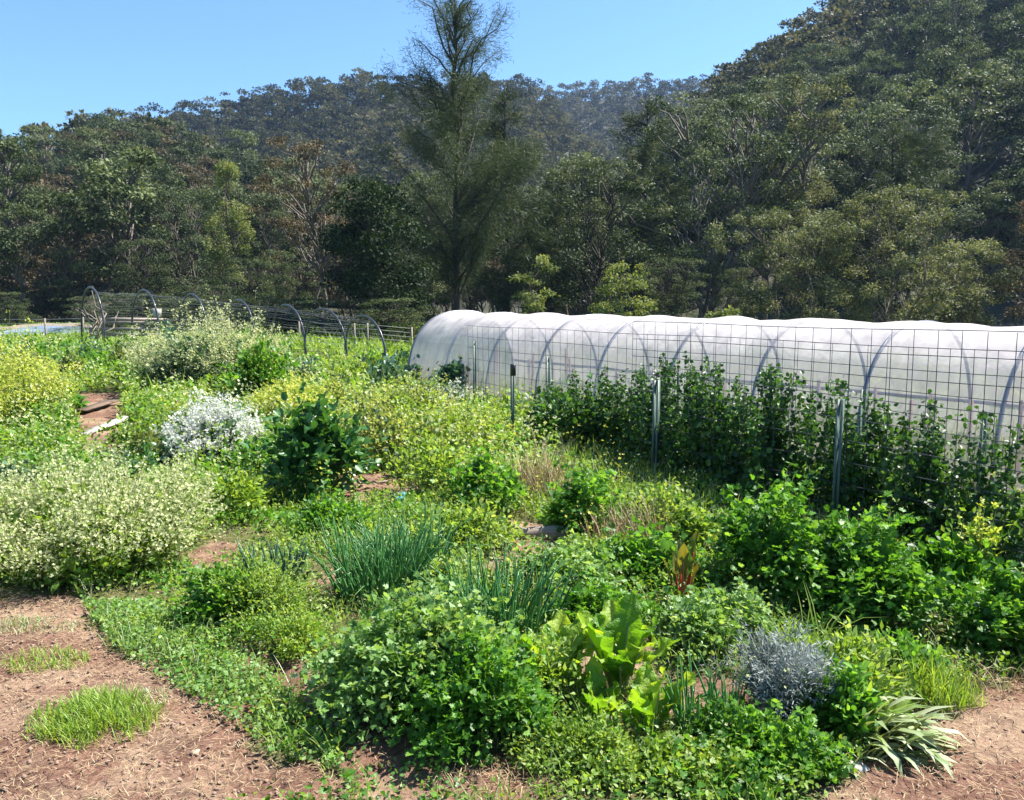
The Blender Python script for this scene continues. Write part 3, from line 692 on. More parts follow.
bush('weed_bush', 'low mound directly behind the yellow green chard plants', 'plant', 600, 645, .45, .3, .2, 2400, T_LOBE, .035, .032, 'lush', 'olive', 43)
bush('weed_bush', 'dense fresh green mat in the bottom right beside the red path', 'plant', 752, 800, .42, .3, .17, 5200, T_LOBE, .028, .025, 'lush', 'olive', 44, nl=18)
bush('weed_bush', 'light green mat in front of the yellow green chard at bottom centre', 'plant', 596, 792, .5, .3, .15, 5600, T_LEAF, .026, .013, 'weed', 'olive', 45, nl=18)
bush('weed_bush', 'leafy growth between the silver plant and the wilted leaves', 'plant', 836, 752, .2, .24, .26, 1300, T_BROAD, .045, .025, 'lush', 'olive', 46)
bush('weed_bush', 'tangle of green weeds behind the wilted leaves near the red path', 'plant', 850, 716, .32, .3, .24, 1700, T_LEAF, .05, .022, 'weed', 'olive', 47)
bush('silver_bush', 'silver grey leaved bush at the right foreground', 'plant', 784, 742, .27, .27, .42, 11000, T_LEAF, .036, .006, 'silver', 'silver', 48, nl=12, nst=90)
bush('weed_bush', 'blue green leafy weeds in the row behind the onion clumps', 'plant', 470, 560, .6, .4, .24, 1800, T_BROAD, .05, .03, 'weed', 'olive', 49)
bush('weed_bush', 'green leafy weeds left of the big onion clump', 'plant', 330, 545, .45, .4, .26, 1600, T_BROAD, .045, .03, 'lush', 'olive', 50)
bush('spinach_bush', 'brownish leaved upright plant among greens at the far left', 'plant', 70, 388, .35, .35, .7, 260, T_BROAD, .12, .07, 'bronze', 'olive', 51)
bush('leafy_bush', 'dark green broad bean like bush left of the vine hedge', 'plant', 560, 455, .5, .45, .8, 900, T_BROAD, .08, .06, 'vine', 'olive', 52)

for k_f, (u, v, rx, ry, h, n, T_, L_, W_, mt, lb) in enumerate([
    (130, 385, .7, .6, .55, 700, T_BROAD, .1, .07, 'weed', 'green leafy clump before the timber pallets'),
    (25, 372, .8, .6, .6, 600, T_BROAD, .1, .07, 'blue', 'blue green leafy clump near the wire fence at the far left'),
    (95, 372, .5, .4, .5, 400, T_BROAD, .1, .06, 'lush', 'leafy clump just below the first net hoop'),
    (150, 418, .5, .5, .4, 600, T_BROAD, .08, .05, 'weed', 'leafy clump right of the plank mound'),
    (45, 440, .5, .5, .35, 700, T_BROAD, .08, .05, 'lush', 'dark green clump left of the lower plank'),
    (130, 462, .45, .4, .35, 700, T_LOBE, .06, .05, 'weed', 'weedy clump between the lower plank and the cream flowers'),
    (185, 478, .5, .4, .35, 900, T_BROAD, .07, .05, 'blue', 'grey green leaves at the left foot of the brilliant white flowers'),
    (260, 482, .35, .35, .45, 800, T_BROAD, .06, .04, 'lush', 'green leaves at the right foot of the brilliant white flowers'),
    (340, 425, .6, .5, .7, 700, T_BROAD, .09, .05, 'olive', 'olive leafy clump behind the dark kale'),
    (350, 392, .8, .6, .7, 700, T_BROAD, .1, .05, 'weed', 'leafy mound at the foot of the last two net hoops'),
    (420, 452, .5, .5, .7, 1100, T_BROAD, .07, .05, 'weed', 'bolting greens left of the rear dark stake'),
    (425, 478, .3, .3, .5, 700, T_BROAD, .06, .04, 'olive', 'yellowish leafy clump right of the dark kale'),
    (468, 550, .25, .25, .3, 800, T_BROAD, .045, .03, 'weed', 'small leafy clump well to the left of the wooden log'),
    (655, 540, .4, .3, .4, 1200, T_BROAD, .045, .03, 'weed', 'weedy clump between the middle post and the red stalked chard'),
    (700, 560, .3, .25, .3, 900, T_LOBE, .045, .04, 'weed', 'light green clump right behind the red stalked chard'),
    (430, 600, .35, .25, .25, 1300, T_LOBE, .04, .035, 'weed', 'light green clump among the loose onions'),
    (540, 722, .3, .25, .3, 1900, T_LEAF, .04, .018, 'weed', 'light feathery weeds between foreground bush and yellow green chard'),
    (680, 800, .3, .2, .13, 2300, T_LOBE, .028, .025, 'weed', 'light green low clump at bottom centre right'),
    (900, 690, .25, .2, .2, 900, T_BROAD, .04, .025, 'lush', 'green clump behind the spiky tuft by the red path'),
]):
    bush('weed_clump', lb, 'plant', u, v, rx, ry, h, n, T_, L_, W_, mt, 'olive', 400 + k_f, nst=40)
ru = np.random.default_rng(606); spots = [('left', 'between the yellow flowers at the left edge and the hoops'), ('mid', 'between the pale flowered clump and the polytunnel'), ('low', 'behind the big cream flowered clump')]
boxes = {'left': (30, 150, 352, 385), 'mid': (270, 420, 372, 410), 'low': (10, 230, 440, 500)}
for key, wh in spots:
    u0, u1, v0, v1 = boxes[key]
    for q_ in range(6):
        u = ru.uniform(u0, u1); v = ru.uniform(v0, v1); k_ = 1.4 if key != 'low' else .8
        bush('weed_clump', 'taller weed clump ' + wh, 'plant', u, v, .35 * k_ * ru.uniform(.7, 1.3), .3 * k_, .5 * k_ * ru.uniform(.8, 1.3), 600, T_BROAD, .06 * k_, .035 * k_, ['dark', 'blue', 'olive', 'lush'][ru.integers(4)], 'olive', 700 + q_ + 10 * len(wh), 'taller weed clumps ' + wh, nl=8, nst=30)
# strap leaved clumps
def onion(label, u, v, n, rad, h, seed, mat='onion', flop=.5, cat='plant', name='spring_onion_clump', wid=.013):
    x, y = G(u, v); t = thing(name, label, cat, (x, y, float(gz(x, y)))); r = np.random.default_rng(seed)
    a = r.uniform(0, 2 * pi, n); q = np.sqrt(r.random(n)) * rad; b = np.stack([q * np.cos(a), q * np.sin(a) * .7, np.full(n, -.02)], 1)
    az = a + r.normal(size=n) * .7; el = r.uniform(1.1, 1.55, n); L = h * r.uniform(.55, 1.1, n); dr = r.uniform(.05, 1, n) ** 2 * flop * 1.8
    S = 7; s = np.linspace(0, 1, S); e = el[:, None] - dr[:, None] * s ** 1.5
    kink = (r.random(n) < .15 * flop * 2)[:, None] * (s > r.uniform(.4, .8, n)[:, None]) * r.uniform(.5, 1.6, n)[:, None]
    e = e - kink
    st = L[:, None] / (S - 1); rr = np.concatenate([np.zeros((n, 1)), np.cumsum(np.cos(e) * st, 1)[:, :-1]], 1); zz = np.concatenate([np.zeros((n, 1)), np.cumsum(np.sin(e) * st, 1)[:, :-1]], 1)
    p = np.stack([b[:, 0:1] + rr * np.cos(az)[:, None], b[:, 1:2] + rr * np.sin(az)[:, None], zz - .02], -1)
    g = Geo(); tubes(g, p, (wid * r.uniform(.5, 1.1, n))[:, None] * np.array([.8, 1, 1, .9, .75, .5, .12])[None] * .6, 4, r.random(n))
    part('leaves', g, M[mat], t, True); return t
onion('large upright spring onion clump right of the bare soil gap in the middle', 378, 600, 210, .27, .58, 61)
onion('spring onion clump with long bent leaf tips behind the large upright one', 408, 584, 140, .24, .58, 62, flop=.8)
onion('loose spring onion clump above the foreground bush', 500, 640, 170, .3, .56, 63, flop=.6)
onion('second loose onion clump nearest the yellow green chard', 462, 640, 90, .22, .5, 64, flop=.8)
onion('small leek tuft above the fine leaved light green bush', 276, 590, 60, .17, .38, 65, 'blue', .3, wid=.02)
onion('short onion tuft on bare soil left of the silver plant', 694, 738, 36, .08, .42, 66, flop=.25, wid=.012)
onion('short onion tuft touching the silver plant', 727, 736, 30, .07, .38, 67, flop=.4, wid=.011)
onion('green chive like tuft left of centre behind the onion clumps', 310, 540, 60, .2, .3, 68, 'lush', .3, wid=.01)
onion('blue green leek tuft at the far left of the garden', 45, 385, 40, .35, .75, 69, 'blue', .4, wid=.03)
onion('pale long leaved onions lower left of the yellow green chard', 512, 700, 24, .12, .3, 70, 'clover', .6)

def tuft(name, label, u, v, rx, ry, h, n, mat, seed, wid=.006, flop=1.0, cat='grass', el0=1.0, ydir=None):
    rx, ry = (rx * 1.15, ry * 1.15) if n > 200 else (rx, ry)
    x, y = G(u, v); t = thing(name, label, cat, (x, y, float(gz(x, y)))); r = np.random.default_rng(seed)
    a = r.uniform(0, 2 * pi, n); q = np.sqrt(r.random(n)); b = np.stack([q * np.cos(a) * rx, q * np.sin(a) * ry, np.full(n, -.01)], 1); q = q * max(rx, ry)
    kp = (vnoise(b[:, 0] + 5, b[:, 1] + 5, max(rx * .3, .05), seed) + .7 * r.random(n) > .3 + .75 * q / max(rx, ry)) | (n < 500) ; b = b[kp]; q = q[kp]; n = len(b)
    b[:, 2] += gz(x + b[:, 0], y + b[:, 1]) - gz(x, y)
    g = Geo(); strips(g, b, r.uniform(0, 2 * pi, n) if ydir is None else ydir + r.normal(size=n) * .5, r.uniform(el0, 1.5, n), h * r.uniform(.5, 1.2, n) * (1.15 - .5 * q / max(rx, ry)), wid * r.uniform(.6, 1.3, n), flop * r.uniform(.3, 1.4, n), 5, tint=r.random(n))
    part('blades', g, M[mat], t); return t
tuft('grass_tuft', 'largest bright green grass tuft on the bare soil bottom left', 100, 722, .27, .24, .14, 2600, 'grass', 81)
tuft('grass_tuft', 'thin bright green grass tuft behind the largest one on the bare soil', 45, 662, .22, .13, .09, 420, 'grass', 82)
tuft('grass_tuft', 'pale flattened grass tuft at the left edge below the cream flowers', 28, 626, .28, .12, .07, 420, 'fade', 83)
tuft('grass_tuft', 'sparse grass wisp right of the largest tuft', 150, 702, .12, .12, .07, 150, 'fade', 84)
tuft('grass_tuft', 'spiky yellow green grass tuft at the edge of the red path', 928, 698, .26, .16, .26, 800, 'grass', 85, .005, .7)
tuft('grass_tuft', 'dry straw coloured grass standing against the vine hedge', 542, 500, .3, .3, .75, 320, 'straw', 86, .008, .5)
tuft('grass_tuft', 'thin dry grass in front of the hedge right of the celery clump', 632, 545, .35, .2, .5, 260, 'straw', 87, .006, .8)
tuft('grass_tuft', 'long arching grass blades in the shade below the large celery', 805, 668, .22, .16, .5, 60, 'grass', 88, .009, 1.4)
tuft('grass_tuft', 'dry curling grass stems under the leaves at the right edge', 975, 688, .35, .15, .22, 130, 'straw', 89, .005, 1.6)
tuft('grass_tuft', 'dry grass stems between the planks mound and the kale', 190, 428, .6, .5, .5, 200, 'straw', 90, .01, .6)
tuft('wilted_leek', 'wilted pale leek leaves flopped onto the red path', 880, 738, .16, .14, .36, 90, 'fade', 91, .046, 1.9, 'plant', .3, -.7)
tuft('wilted_leek', 'broad green leaves heaped behind the wilted pale ones on the path edge', 862, 728, .14, .12, .3, 80, 'weed', 92, .044, 1.2, 'plant', .7)
tuft('wilted_leek', 'faded strap leaves lying right at the bottom near the grey stone', 858, 762, .1, .06, .2, 26, 'fade', 93, .018, 1.6, 'plant', .2, -1.0)
tuft('grass_tuft', 'pulled dry grass heap at the bottom beside the foreground bush', 480, 790, .2, .14, .1, 320, 'straw', 94, .004, 1.6, 'grass', .2)

# chard: each leaf stalk and blade
prof_ch = np.array([.13, .1, .1, .3, .75, 1.0, 1.0, .9, .6, .12])
def chard(label, u, v, n, h, seed, leafm='chard', stalkm='paleg', w=.34, spread=.95, name='chard_plant', tint=(.2, 1), prof=prof_ch, sw=.032, elr=(1.05, 1.5)):
    x, y = G(u, v); t = thing(name, label, 'plant', (x, y, float(gz(x, y)))); r = np.random.default_rng(seed)
    az = np.linspace(0, 2 * pi, n, endpoint=False) + r.normal(size=n) * .3; el = r.uniform(*elr, n); L = 1.25 * h * r.uniform(.65, 1.15, n)
    dr = r.uniform(.1, 1.1, n) * spread; b = np.stack([np.cos(az) * .025, np.sin(az) * .025, np.full(n, -.01)], 1)
    g = Geo(); c = strips(g, b, az, el, L, L * w, dr, 18, np.interp(np.linspace(0, 1, 18), np.linspace(0, 1, 10), prof) * (1 + .09 * np.sin(np.arange(18) * 2.4)), .2, 9, r.uniform(*tint, n), .35)
    part('leaves', g, M[leafm], t, True)
    sg = Geo(); c2 = c[:, :7] + np.array([0, 0, -.004]); c2 = c[:, :14:2] + np.array([0, 0, -.003]); tubes(sg, c2, (L[:, None] * np.linspace(sw, .008, 7)[None]), 5, r.random(n)); part('stalks', sg, M[stalkm], t, True)
    return t
chard('yellow green chard standing tallest on bare soil in the right foreground', 620, 694, 13, .37, 101)
chard('yellow green chard in front of the tallest one nearest the camera', 646, 738, 11, .27, 102)
chard('small chard left below the tallest one', 600, 722, 8, .22, 103)
chard('broad leaved chard left of the tallest one beyond the soil patch', 553, 694, 14, .34, 104)
chard('chard seedling right at the edge of the soil patch', 576, 692, 6, .16, 105)
chard('red stalked chard in front of the vine hedge', 682, 604, 9, .40, 106, 'bronze', 'red', .16, .3, elr=(1.28, 1.54), prof=np.array([.1, .08, .08, .08, .1, .5, 1.0, 1.0, .7, .1]), sw=.036)
chard('dark leaved chard left of the red stalked one', 668, 580, 5, .3, 107, 'dark', 'red', .4, .5)

# climbing vines against the mesh fence
FP = [np.array(G(u, v)) for u, v in ((836, 527), (656, 476), (513, 449))]
fd = FP[0] - FP[1]; fd = fd / np.linalg.norm(fd)
nrm_f = np.array([-fd[1], fd[0]]);
if nrm_f[1] < 0: nrm_f = -nrm_f
print('fence', FP, fd, nrm_f)
def vine(label, c, w, dep, h, n, seed, topthin=1.0, mat='vine', yl=.0):
    t = thing('climbing_vine', label, 'plant', (c[0], c[1], float(gz(c[0], c[1]))), math.atan2(fd[1], fd[0]), 'climbing vines on the mesh fence'); r = np.random.default_rng(seed)
    ns = 20; x0 = r.uniform(-w / 2, w / 2, ns); y0 = r.normal(size=ns) * dep * .3; hgt = h * (1.08 - .5 * r.random(ns) ** 1.2)
    S = 8; s = np.linspace(0, 1, S)
    p = np.stack([x0[:, None] + np.cumsum(r.normal(size=(ns, S)) * .035, 1), y0[:, None] + np.cumsum(r.normal(size=(ns, S)) * .03, 1), hgt[:, None] * s[None]], -1)
    sg = Geo(); tubes(sg, p, np.linspace(.006, .0025, S)[None], 3, r.random(ns)); part('stem', sg, M['olive'], t)
    k = r.integers(0, ns, n); q = r.random(n) ** (.85 * topthin + .1) * .999; si = q * (S - 1); i = si.astype(int); f = (si - i)[:, None]
    P = p[k, i] * (1 - f) + p[k, i + 1] * f + r.normal(size=(n, 3)) * np.array([.065, .06, .045]) * (1.45 - .95 * q)[:, None]
    P[:, 2] = np.maximum(P[:, 2], .02)
    D = rdir(n, .2, r); Nn = norm(r.normal(size=(n, 3)) * .7 + np.array([0, -.3, .7])); sz = r.uniform(.04, .078, n) * (1.15 - .45 * q)
    g = Geo(); put(g, T_BROAD, P, D, Nn, sz, sz * .85, np.clip(r.normal(.45, .25, n), 0, 1)); part('foliage', g, M[mat], t)
    return t
vl = ['vine at the left end of the hedge beside the dry grass', 'vine left of the front pair of middle posts', 'bushy vine right behind the middle posts', 'tall bushy vine between the middle and front posts',
      'vine just left of the green front post', 'vine right of the green front post', 'thin topped vine in front of the right tunnel hoop', 'sparse vine near the right edge showing the tunnel through it', 'vine cut off by the right edge']
pos = [-5.2, -4.35, -3.5, -2.7, -1.95, -1.2, -.45, .3, 1.0, 1.7, 2.4]
hts = [1.15, 1.3, 1.22, 1.25, 1.22, 1.15, 1.1, 1.08, 1.1]
vl = ['low vine at the far left end of the hedge behind the black capped post', 'vine behind the dry grass left of the middle posts'] + vl
hts = [.85, .95] + hts
for k, (q, lb) in enumerate(zip(pos, vl)):
    off = .28 + .1 * (k < 3)
    c = FP[0] + fd * q + nrm_f * off
    if k < 4: c = c + nrm_f * .15
    vine(lb, c, .85, .42, hts[k], [2000, 2400, 2600, 3300, 3500, 3400, 3000, 2400, 1700, 1300, 1300][k], 120 + k, 1.0 if k < 8 else 1.15)
bush('yellow_flower_plant', 'yellow budded stalks in front of the vines near the right edge', 'plant', 972, 604, .17, .17, .72, 260, T_LEAF, .05, .025, 'grass', 'olive', 55, flowers=('yellow', 60, .045, .5))

# ------------------------------------------------------------------ ground cover
def cover(name, label, poly, dens, T, L, W, mat, seed, h=.12, excl=True, hn=.5, cat='ground cover', patch=0.0):
    r = np.random.default_rng(seed); poly = np.array(poly)
    x0, y0 = poly.min(0); x1, y1 = poly.max(0); n = int((x1 - x0) * (y1 - y0) * dens)
    x = r.uniform(x0, x1, n); y = r.uniform(y0, y1, n)
    k = inside(poly, x, y)
    if excl: k &= ~bare(x, y)
    k &= r.random(n) < np.clip(5.5 / y, .18, 1) ** 1.0
    k &= r.random(n) < np.clip((vnoise(x, y, .45, seed + 1) - patch) * 4 + .3, .06, 1)
    x = x[k]; y = y[k]; n = len(x); s = np.clip(y / 5.5, .8, 3.2) ** .75 * r.uniform(.6, 1.35, n)
    hmap = h * (.35 + 1.3 * vnoise(x, y, .5, seed + 2) ** 1.5) * (1 + hn * (vnoise(x, y, .16, seed + 3) - .5))
    z = gz(x, y) + hmap * r.random(n) ** .6
    P = np.stack([x, y, z], 1); g = Geo()
    tn = np.clip(r.normal(.45, .2, n) + (vnoise(x, y, .9, seed + 4) - .5) * .7, 0, 1)
    put(g, T, P, norm(r.normal(size=(n, 3)) + np.array([0, 0, .5])), norm(r.normal(size=(n, 3)) * .5 + np.array([0, 0, 1])), L * s, W * s, tn)
    o = part(name, g, M[mat]); print(name, n)
    return tag(o, label, cat, kind='stuff')
near_poly = area([(80, 600), (0, 590), (-200, 560), (-120, 470), (-60, 400), (1060, 420), (1300, 560), (1400, 640), (1045, 690), (960, 705), (900, 730), (860, 790), (820, 830), (200, 830)])
far_poly = [(-26, 11), (-14, 13), (12, 10), (14, 34), (-26, 40)]
cover('weeds', 'mixed low green weeds between the vegetable clumps', near_poly, 1500, T_BROAD, .03, .019, 'weed', 201, .13, patch=.25)
cover('weeds', 'darker low leafy weeds between the vegetable clumps', near_poly, 900, T_LOBE, .034, .03, 'lush', 202, .12, patch=.5)
cover('weeds', 'pale green herb layer spread through the garden', near_poly, 700, T_LEAF, .032, .015, 'clover', 203, .16, patch=.45)
cover('weeds', 'low clover mat creeping diagonally over the bare soil bottom left', area([(80, 602), (150, 600), (235, 648), (290, 695), (338, 742), (345, 775), (300, 765), (250, 740), (190, 700), (110, 648)]), 4600, T_ROUND, .022, .022, 'clover', 204, .07, False, patch=.0)
cover('weeds', 'small clover patch at the bottom edge below the foreground bush', area([(330, 775), (400, 762), (470, 785), (465, 830), (320, 830)]), 1700, T_ROUND, .022, .022, 'clover', 205, .05, False, patch=.3)
cover('weeds', 'rough green growth toward the net hoops and the far fence', far_poly, 420, T_BROAD, .05, .03, 'weed', 206, .28, patch=.2)
cover('field_grass', 'short pale grass of the field beyond the wire fence', [(-34, 26), (16, 26), (16, 58), (-34, 60)], 330, T_LEAF, .1, .04, 'grass', 207, .12, patch=.1)
cover('weeds', 'tall uneven leafy weeds in the back part of the garden', area([(-150, 450), (-100, 372), (120, 356), (400, 385), (560, 430), (560, 500), (330, 480), (120, 500)]), 900, T_BROAD, .034, .02, 'weed', 208, .42, patch=.38)
cover('weeds', 'darker uneven leafy weeds in the back part of the garden', area([(-150, 480), (-100, 362), (120, 350), (400, 380), (560, 430), (560, 500), (330, 490), (120, 500)]), 700, T_BROAD, .04, .026, 'lush', 209, .4, patch=.55)
cover('weeds', 'uneven knee high weeds in the middle beds', area([(180, 500), (330, 480), (640, 500), (700, 560), (660, 640), (540, 640), (300, 600), (200, 560)]), 900, T_LEAF, .034, .018, 'weed', 210, .2, patch=.45)
cover('weed_blossom', 'tiny pale seed heads and blossoms speckling the weeds of the back garden', area([(-150, 470), (-100, 362), (120, 350), (400, 385), (560, 430), (560, 500), (330, 490), (120, 500)]), 420, T_FLOWER, .02, .02, 'cream', 231, .55, patch=.3)
cover('weed_blossom', 'tiny pale blossoms speckling the low weeds of the near beds', near_poly, 170, T_FLOWER, .013, .013, 'cream', 232, .26, patch=.35)
cover('weed_blossom', 'yellow mustard blossoms scattered through the middle beds', area([(270, 500), (380, 400), (560, 430), (640, 500), (600, 560), (420, 560)]), 260, T_FLOWER, .018, .018, 'yellow', 233, .5, patch=.45)
# standing grass through the garden
def blades_cover(name, label, poly, dens, mat, seed, h=.2, wid=.006, flat=False, patch=.4, ex=True, far=5.5):
    r = np.random.default_rng(seed); poly = np.array(poly); x0, y0 = poly.min(0); x1, y1 = poly.max(0); n = int((x1 - x0) * (y1 - y0) * dens)
    x = r.uniform(x0, x1, n); y = r.uniform(y0, y1, n); k = inside(poly, x, y)
    if ex: k &= ~bare(x, y)
    k &= r.random(n) < np.clip(far / y, .12, 1); k &= r.random(n) < np.clip((vnoise(x, y, .5, seed + 1) - patch) * 5, .03, 1)
    x = x[k]; y = y[k]; n = len(x); s = np.clip(y / 5.5, .8, 3) ** .6
    g = Geo(); P = np.stack([x, y, gz(x, y)], 1)
    if flat: P[:, 2] += .012 + .012 * r.random(n); strips(g, P, r.uniform(0, 2 * pi, n), r.uniform(-.1, .35, n), h * r.uniform(.4, 1.3, n) * s, wid * s, r.uniform(0, .7, n), 3, tint=r.random(n))
    else: strips(g, P, r.uniform(0, 2 * pi, n), r.uniform(.8, 1.5, n), h * r.uniform(.5, 1.3, n) * s, wid * s, r.uniform(.2, 1.4, n), 4, tint=r.random(n))
    o = part(name, g, M[mat]); print(name, n); return tag(o, label, 'grass' if not flat else 'straw', kind='stuff')
blades_cover('grass', 'wild grass blades growing through the vegetable beds', near_poly, 420, 'weed', 211, .2, .006, patch=.35)
blades_cover('grass', 'yellowing wild grass through the middle of the garden', near_poly, 240, 'fade', 212, .2, .005, patch=.5)
blades_cover('grass', 'rank grass and seed stalks toward the far fence', far_poly, 110, 'grass', 213, .34, .009, patch=.3)
allnear = [(-6, 2.2), (6, 2.2), (7, 9), (-7, 9)]
blades_cover('straw_litter', 'straw and dead stalk litter scattered over the bare soil', A_LEFT, 1500, 'straw', 214, .05, .003, True, -.2, False)
blades_cover('straw_litter', 'straw and twig litter scattered over the reddish path', A_RIGHT, 1200, 'straw', 215, .05, .003, True, 0, False)
blades_cover('straw_litter', 'dry mulch strewn beneath the vegetable clumps', allnear, 500, 'straw', 216, .06, .0035, True, .1, False)
# clods
def clods(name, label, poly, n, seed, s0=.012):
    r = np.random.default_rng(seed); poly = np.array(poly); x0, y0 = poly.min(0); x1, y1 = poly.max(0)
    x = r.uniform(x0, x1, n); y = r.uniform(y0, min(y1, 8), n); k = inside(poly, x, y); x = x[k]; y = y[k]; n = len(x)
    V = np.array([(1, 0, 0), (-.9, .1, 0), (.1, 1, 0), (0, -1, .1), (.1, .1, .8), (0, 0, -.7)], float); Fc = np.array([(0, 2, 4), (2, 1, 4), (1, 3, 4), (3, 0, 4), (2, 0, 5), (1, 2, 5), (3, 1, 5), (0, 3, 5)])
    s = s0 * r.uniform(.3, 1, n) ** 1.5 * 1.6; v = V[None] * s[:, None, None] * r.uniform(.6, 1.4, (n, 6, 3)); ang = r.uniform(0, 6.28, n)
    R = np.stack([np.stack([np.cos(ang), -np.sin(ang), 0 * ang], -1), np.stack([np.sin(ang), np.cos(ang), 0 * ang], -1), np.stack([0 * ang, 0 * ang, 1 + 0 * ang], -1)], 1)
    v = np.einsum('nij,nkj->nki', R, v) + np.stack([x, y, zg(x, y) + s * .3], 1)[:, None]
    g = Geo(); g.add(v, Fc[None] + (np.arange(n) * 6)[:, None, None]); return tag(part(name, g, M['clod']), label, 'soil', kind='stuff')
M['clod'] = solid('soil_clod', (.3, .2, .15), (.15, .095, .07), 20, .95)
clods('soil_clods', 'crumbs and clods of earth on the bare soil bottom left', A_LEFT, 4200, 221, .009)
clods('soil_clods', 'crumbs and clods of earth on the reddish path', A_RIGHT, 2500, 222, .007)

# ------------------------------------------------------------------ mesh fence with posts
def picket(g, x, y, z0, h, cap=None, w=.03, rz=0):
    for k in range(3):
        a = rz + k * 2 * pi / 3; box(g, (x + cos(a) * w * .5, y + sin(a) * w * .5, z0 + h / 2 - .15), (w, .007, h + .3), a)
fence = thing('mesh_fence', 'front wire mesh fence held by green steel posts with vines behind it', 'fence', (*FP[0], 0), math.atan2(fd[1], fd[0]))
back = thing('mesh_fence', 'rear wire mesh fence with lower top edge running along the polytunnel', 'fence', (*(FP[0] + nrm_f * .6), 0), math.atan2(fd[1], fd[0]))
def mesh_panel(parent, x0, x1, h, sp=.2, rad=.0034, seed=0, bend=0.0):
    r = np.random.default_rng(seed); g = Geo(); zs = np.arange(h, .1, -sp)
    wob = lambda x, z: .012 * np.sin(x * 2.1 + z) + bend * sm((-x - 2.4) / 4) 
    n = 24; xx = np.linspace(x0, x1, n)
    for z in zs:
        p = np.stack([xx, wob(xx, z), z + .008 * np.sin(xx * 1.7 + z * 3)], 1); tubes(g, p, rad, 4)
    for x in np.arange(x0, x1 + .01, sp):
        p = np.array([(x + .006 * sin(x * 9), wob(np.array(x), zz), zz) for zz in np.linspace(.05, h, 6)]); tubes(g, p, rad, 4)
    return part('mesh_panel', g, M['wire'], parent)
# local frame: x along fd (towards the camera right), y = +normal when rotated
sgn = 1 if np.dot(nrm_f, np.array([-fd[1], fd[0]])) > 0 else -1
mesh_panel(fence, -2.95, 3.4, 1.80, seed=1)
mesh_panel(back, -8.4, 4.2, 1.63, seed=2, bend=.0)
for k, p_ in enumerate(FP):
    d = p_ - FP[0]; lx = d @ fd; ly = sgn * (d @ nrm_f); g = Geo(); hgt = [1.17, 1.14, 1.2][k]
    if k < 2:
        box(g, (lx, ly - .02, hgt / 2 - .15), (.058, .006, hgt + .3)); box(g, (lx, ly + .01, hgt / 2 - .15), (.006, .05, hgt + .3)); box(g, (lx, ly - .045, hgt / 2 - .15), (.01, .045, hgt + .3))
        o = part('post', g, M['post'], fence); o['label'] = 'flat faced green steel post'
    else:
        picket(g, lx, ly, 0, hgt, w=.035); o = part('post', g, M['post'], fence); o['label'] = 'thin dark post with a black cap'
        g = Geo(); tubes(g, np.array([(lx, ly, hgt - .16), (lx, ly, hgt - .02), (lx, ly, hgt)]), np.array([.04, .04, .028])[None], 10); part('post_cap', g, M['blackcap'], o)
bo = np.array([back.location.x, back.location.y])
for k, (u, v, hh_) in enumerate(((866, 0, 1.2), (677, 0, 1.17), (547, 0, 1.2), (473, 0, 1.35), (990, 0, 1.12))):
    s = (u - 512) / F / (cos(PITCH) + 0); s = (u - 512) / F * .993
    # intersection of the column with the rear line
    t = (s * bo[1] - bo[0]) / (fd[0] - s * fd[1]); g = Geo(); picket(g, t, .03, 0, hh_, w=.034, rz=.4); part('post', g, M['post'], back)

# ------------------------------------------------------------------ polytunnel
a_dir = np.array([.6, -.8]); p_dir = np.array([.8, .6])
D0 = 18.0; P0 = np.array([-.1306 * D0, D0]); SP = .085 * D0; W = 3.0; HT = 1.86; NH = 12
def arch(th):                       # th 0..1 across the tunnel, near foot to far foot
    a = pi * th; return (W / 2 * (1 - np.sign(np.cos(a)) * np.abs(np.cos(a)) ** .85)), HT * np.sin(a) ** .72
tun = thing('polytunnel', 'long white plastic covered growing tunnel behind the mesh fence', 'greenhouse', (P0[0], P0[1], 0), math.atan2(a_dir[1], a_dir[0]))
# local x along the tunnel towards the camera right, local y across (away)
nU, nV = NH * 12 - 11, 49
uu = np.linspace(0, (NH - 1) * SP, nU); vv = np.linspace(.0, 1, nV)
U_, V_ = np.meshgrid(uu, vv); ay, az_ = arch(V_)
fr = (U_ / SP) % 1; sag = np.sin(pi * fr) ** 1.0
k_ = 1 - .028 * sag
tp = 1 - .004 * U_ / SP
Yl = W / 2 + (ay - W / 2) * k_ ; Zl = az_ * k_ * tp
Zl += .02 * (vnoise(U_, V_ * 4.6, .35, 40) - .5) * 2 * np.sin(pi * V_)
Yl += .02 * (vnoise(U_, V_ * 4.6, .5, 41) - .5) * 2
g = Geo(); i, j = np.meshgrid(np.arange(nU - 1), np.arange(nV - 1)); a = (j * nU + i).ravel()
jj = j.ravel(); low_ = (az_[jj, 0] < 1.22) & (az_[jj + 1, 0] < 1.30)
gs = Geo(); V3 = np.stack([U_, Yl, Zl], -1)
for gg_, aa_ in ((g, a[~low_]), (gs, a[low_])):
    gg_.add(V3, np.concatenate([np.stack([aa_, aa_ + 1, aa_ + nU + 1], 1), np.stack([aa_, aa_ + nU + 1, aa_ + nU], 1)]), V_.ravel())
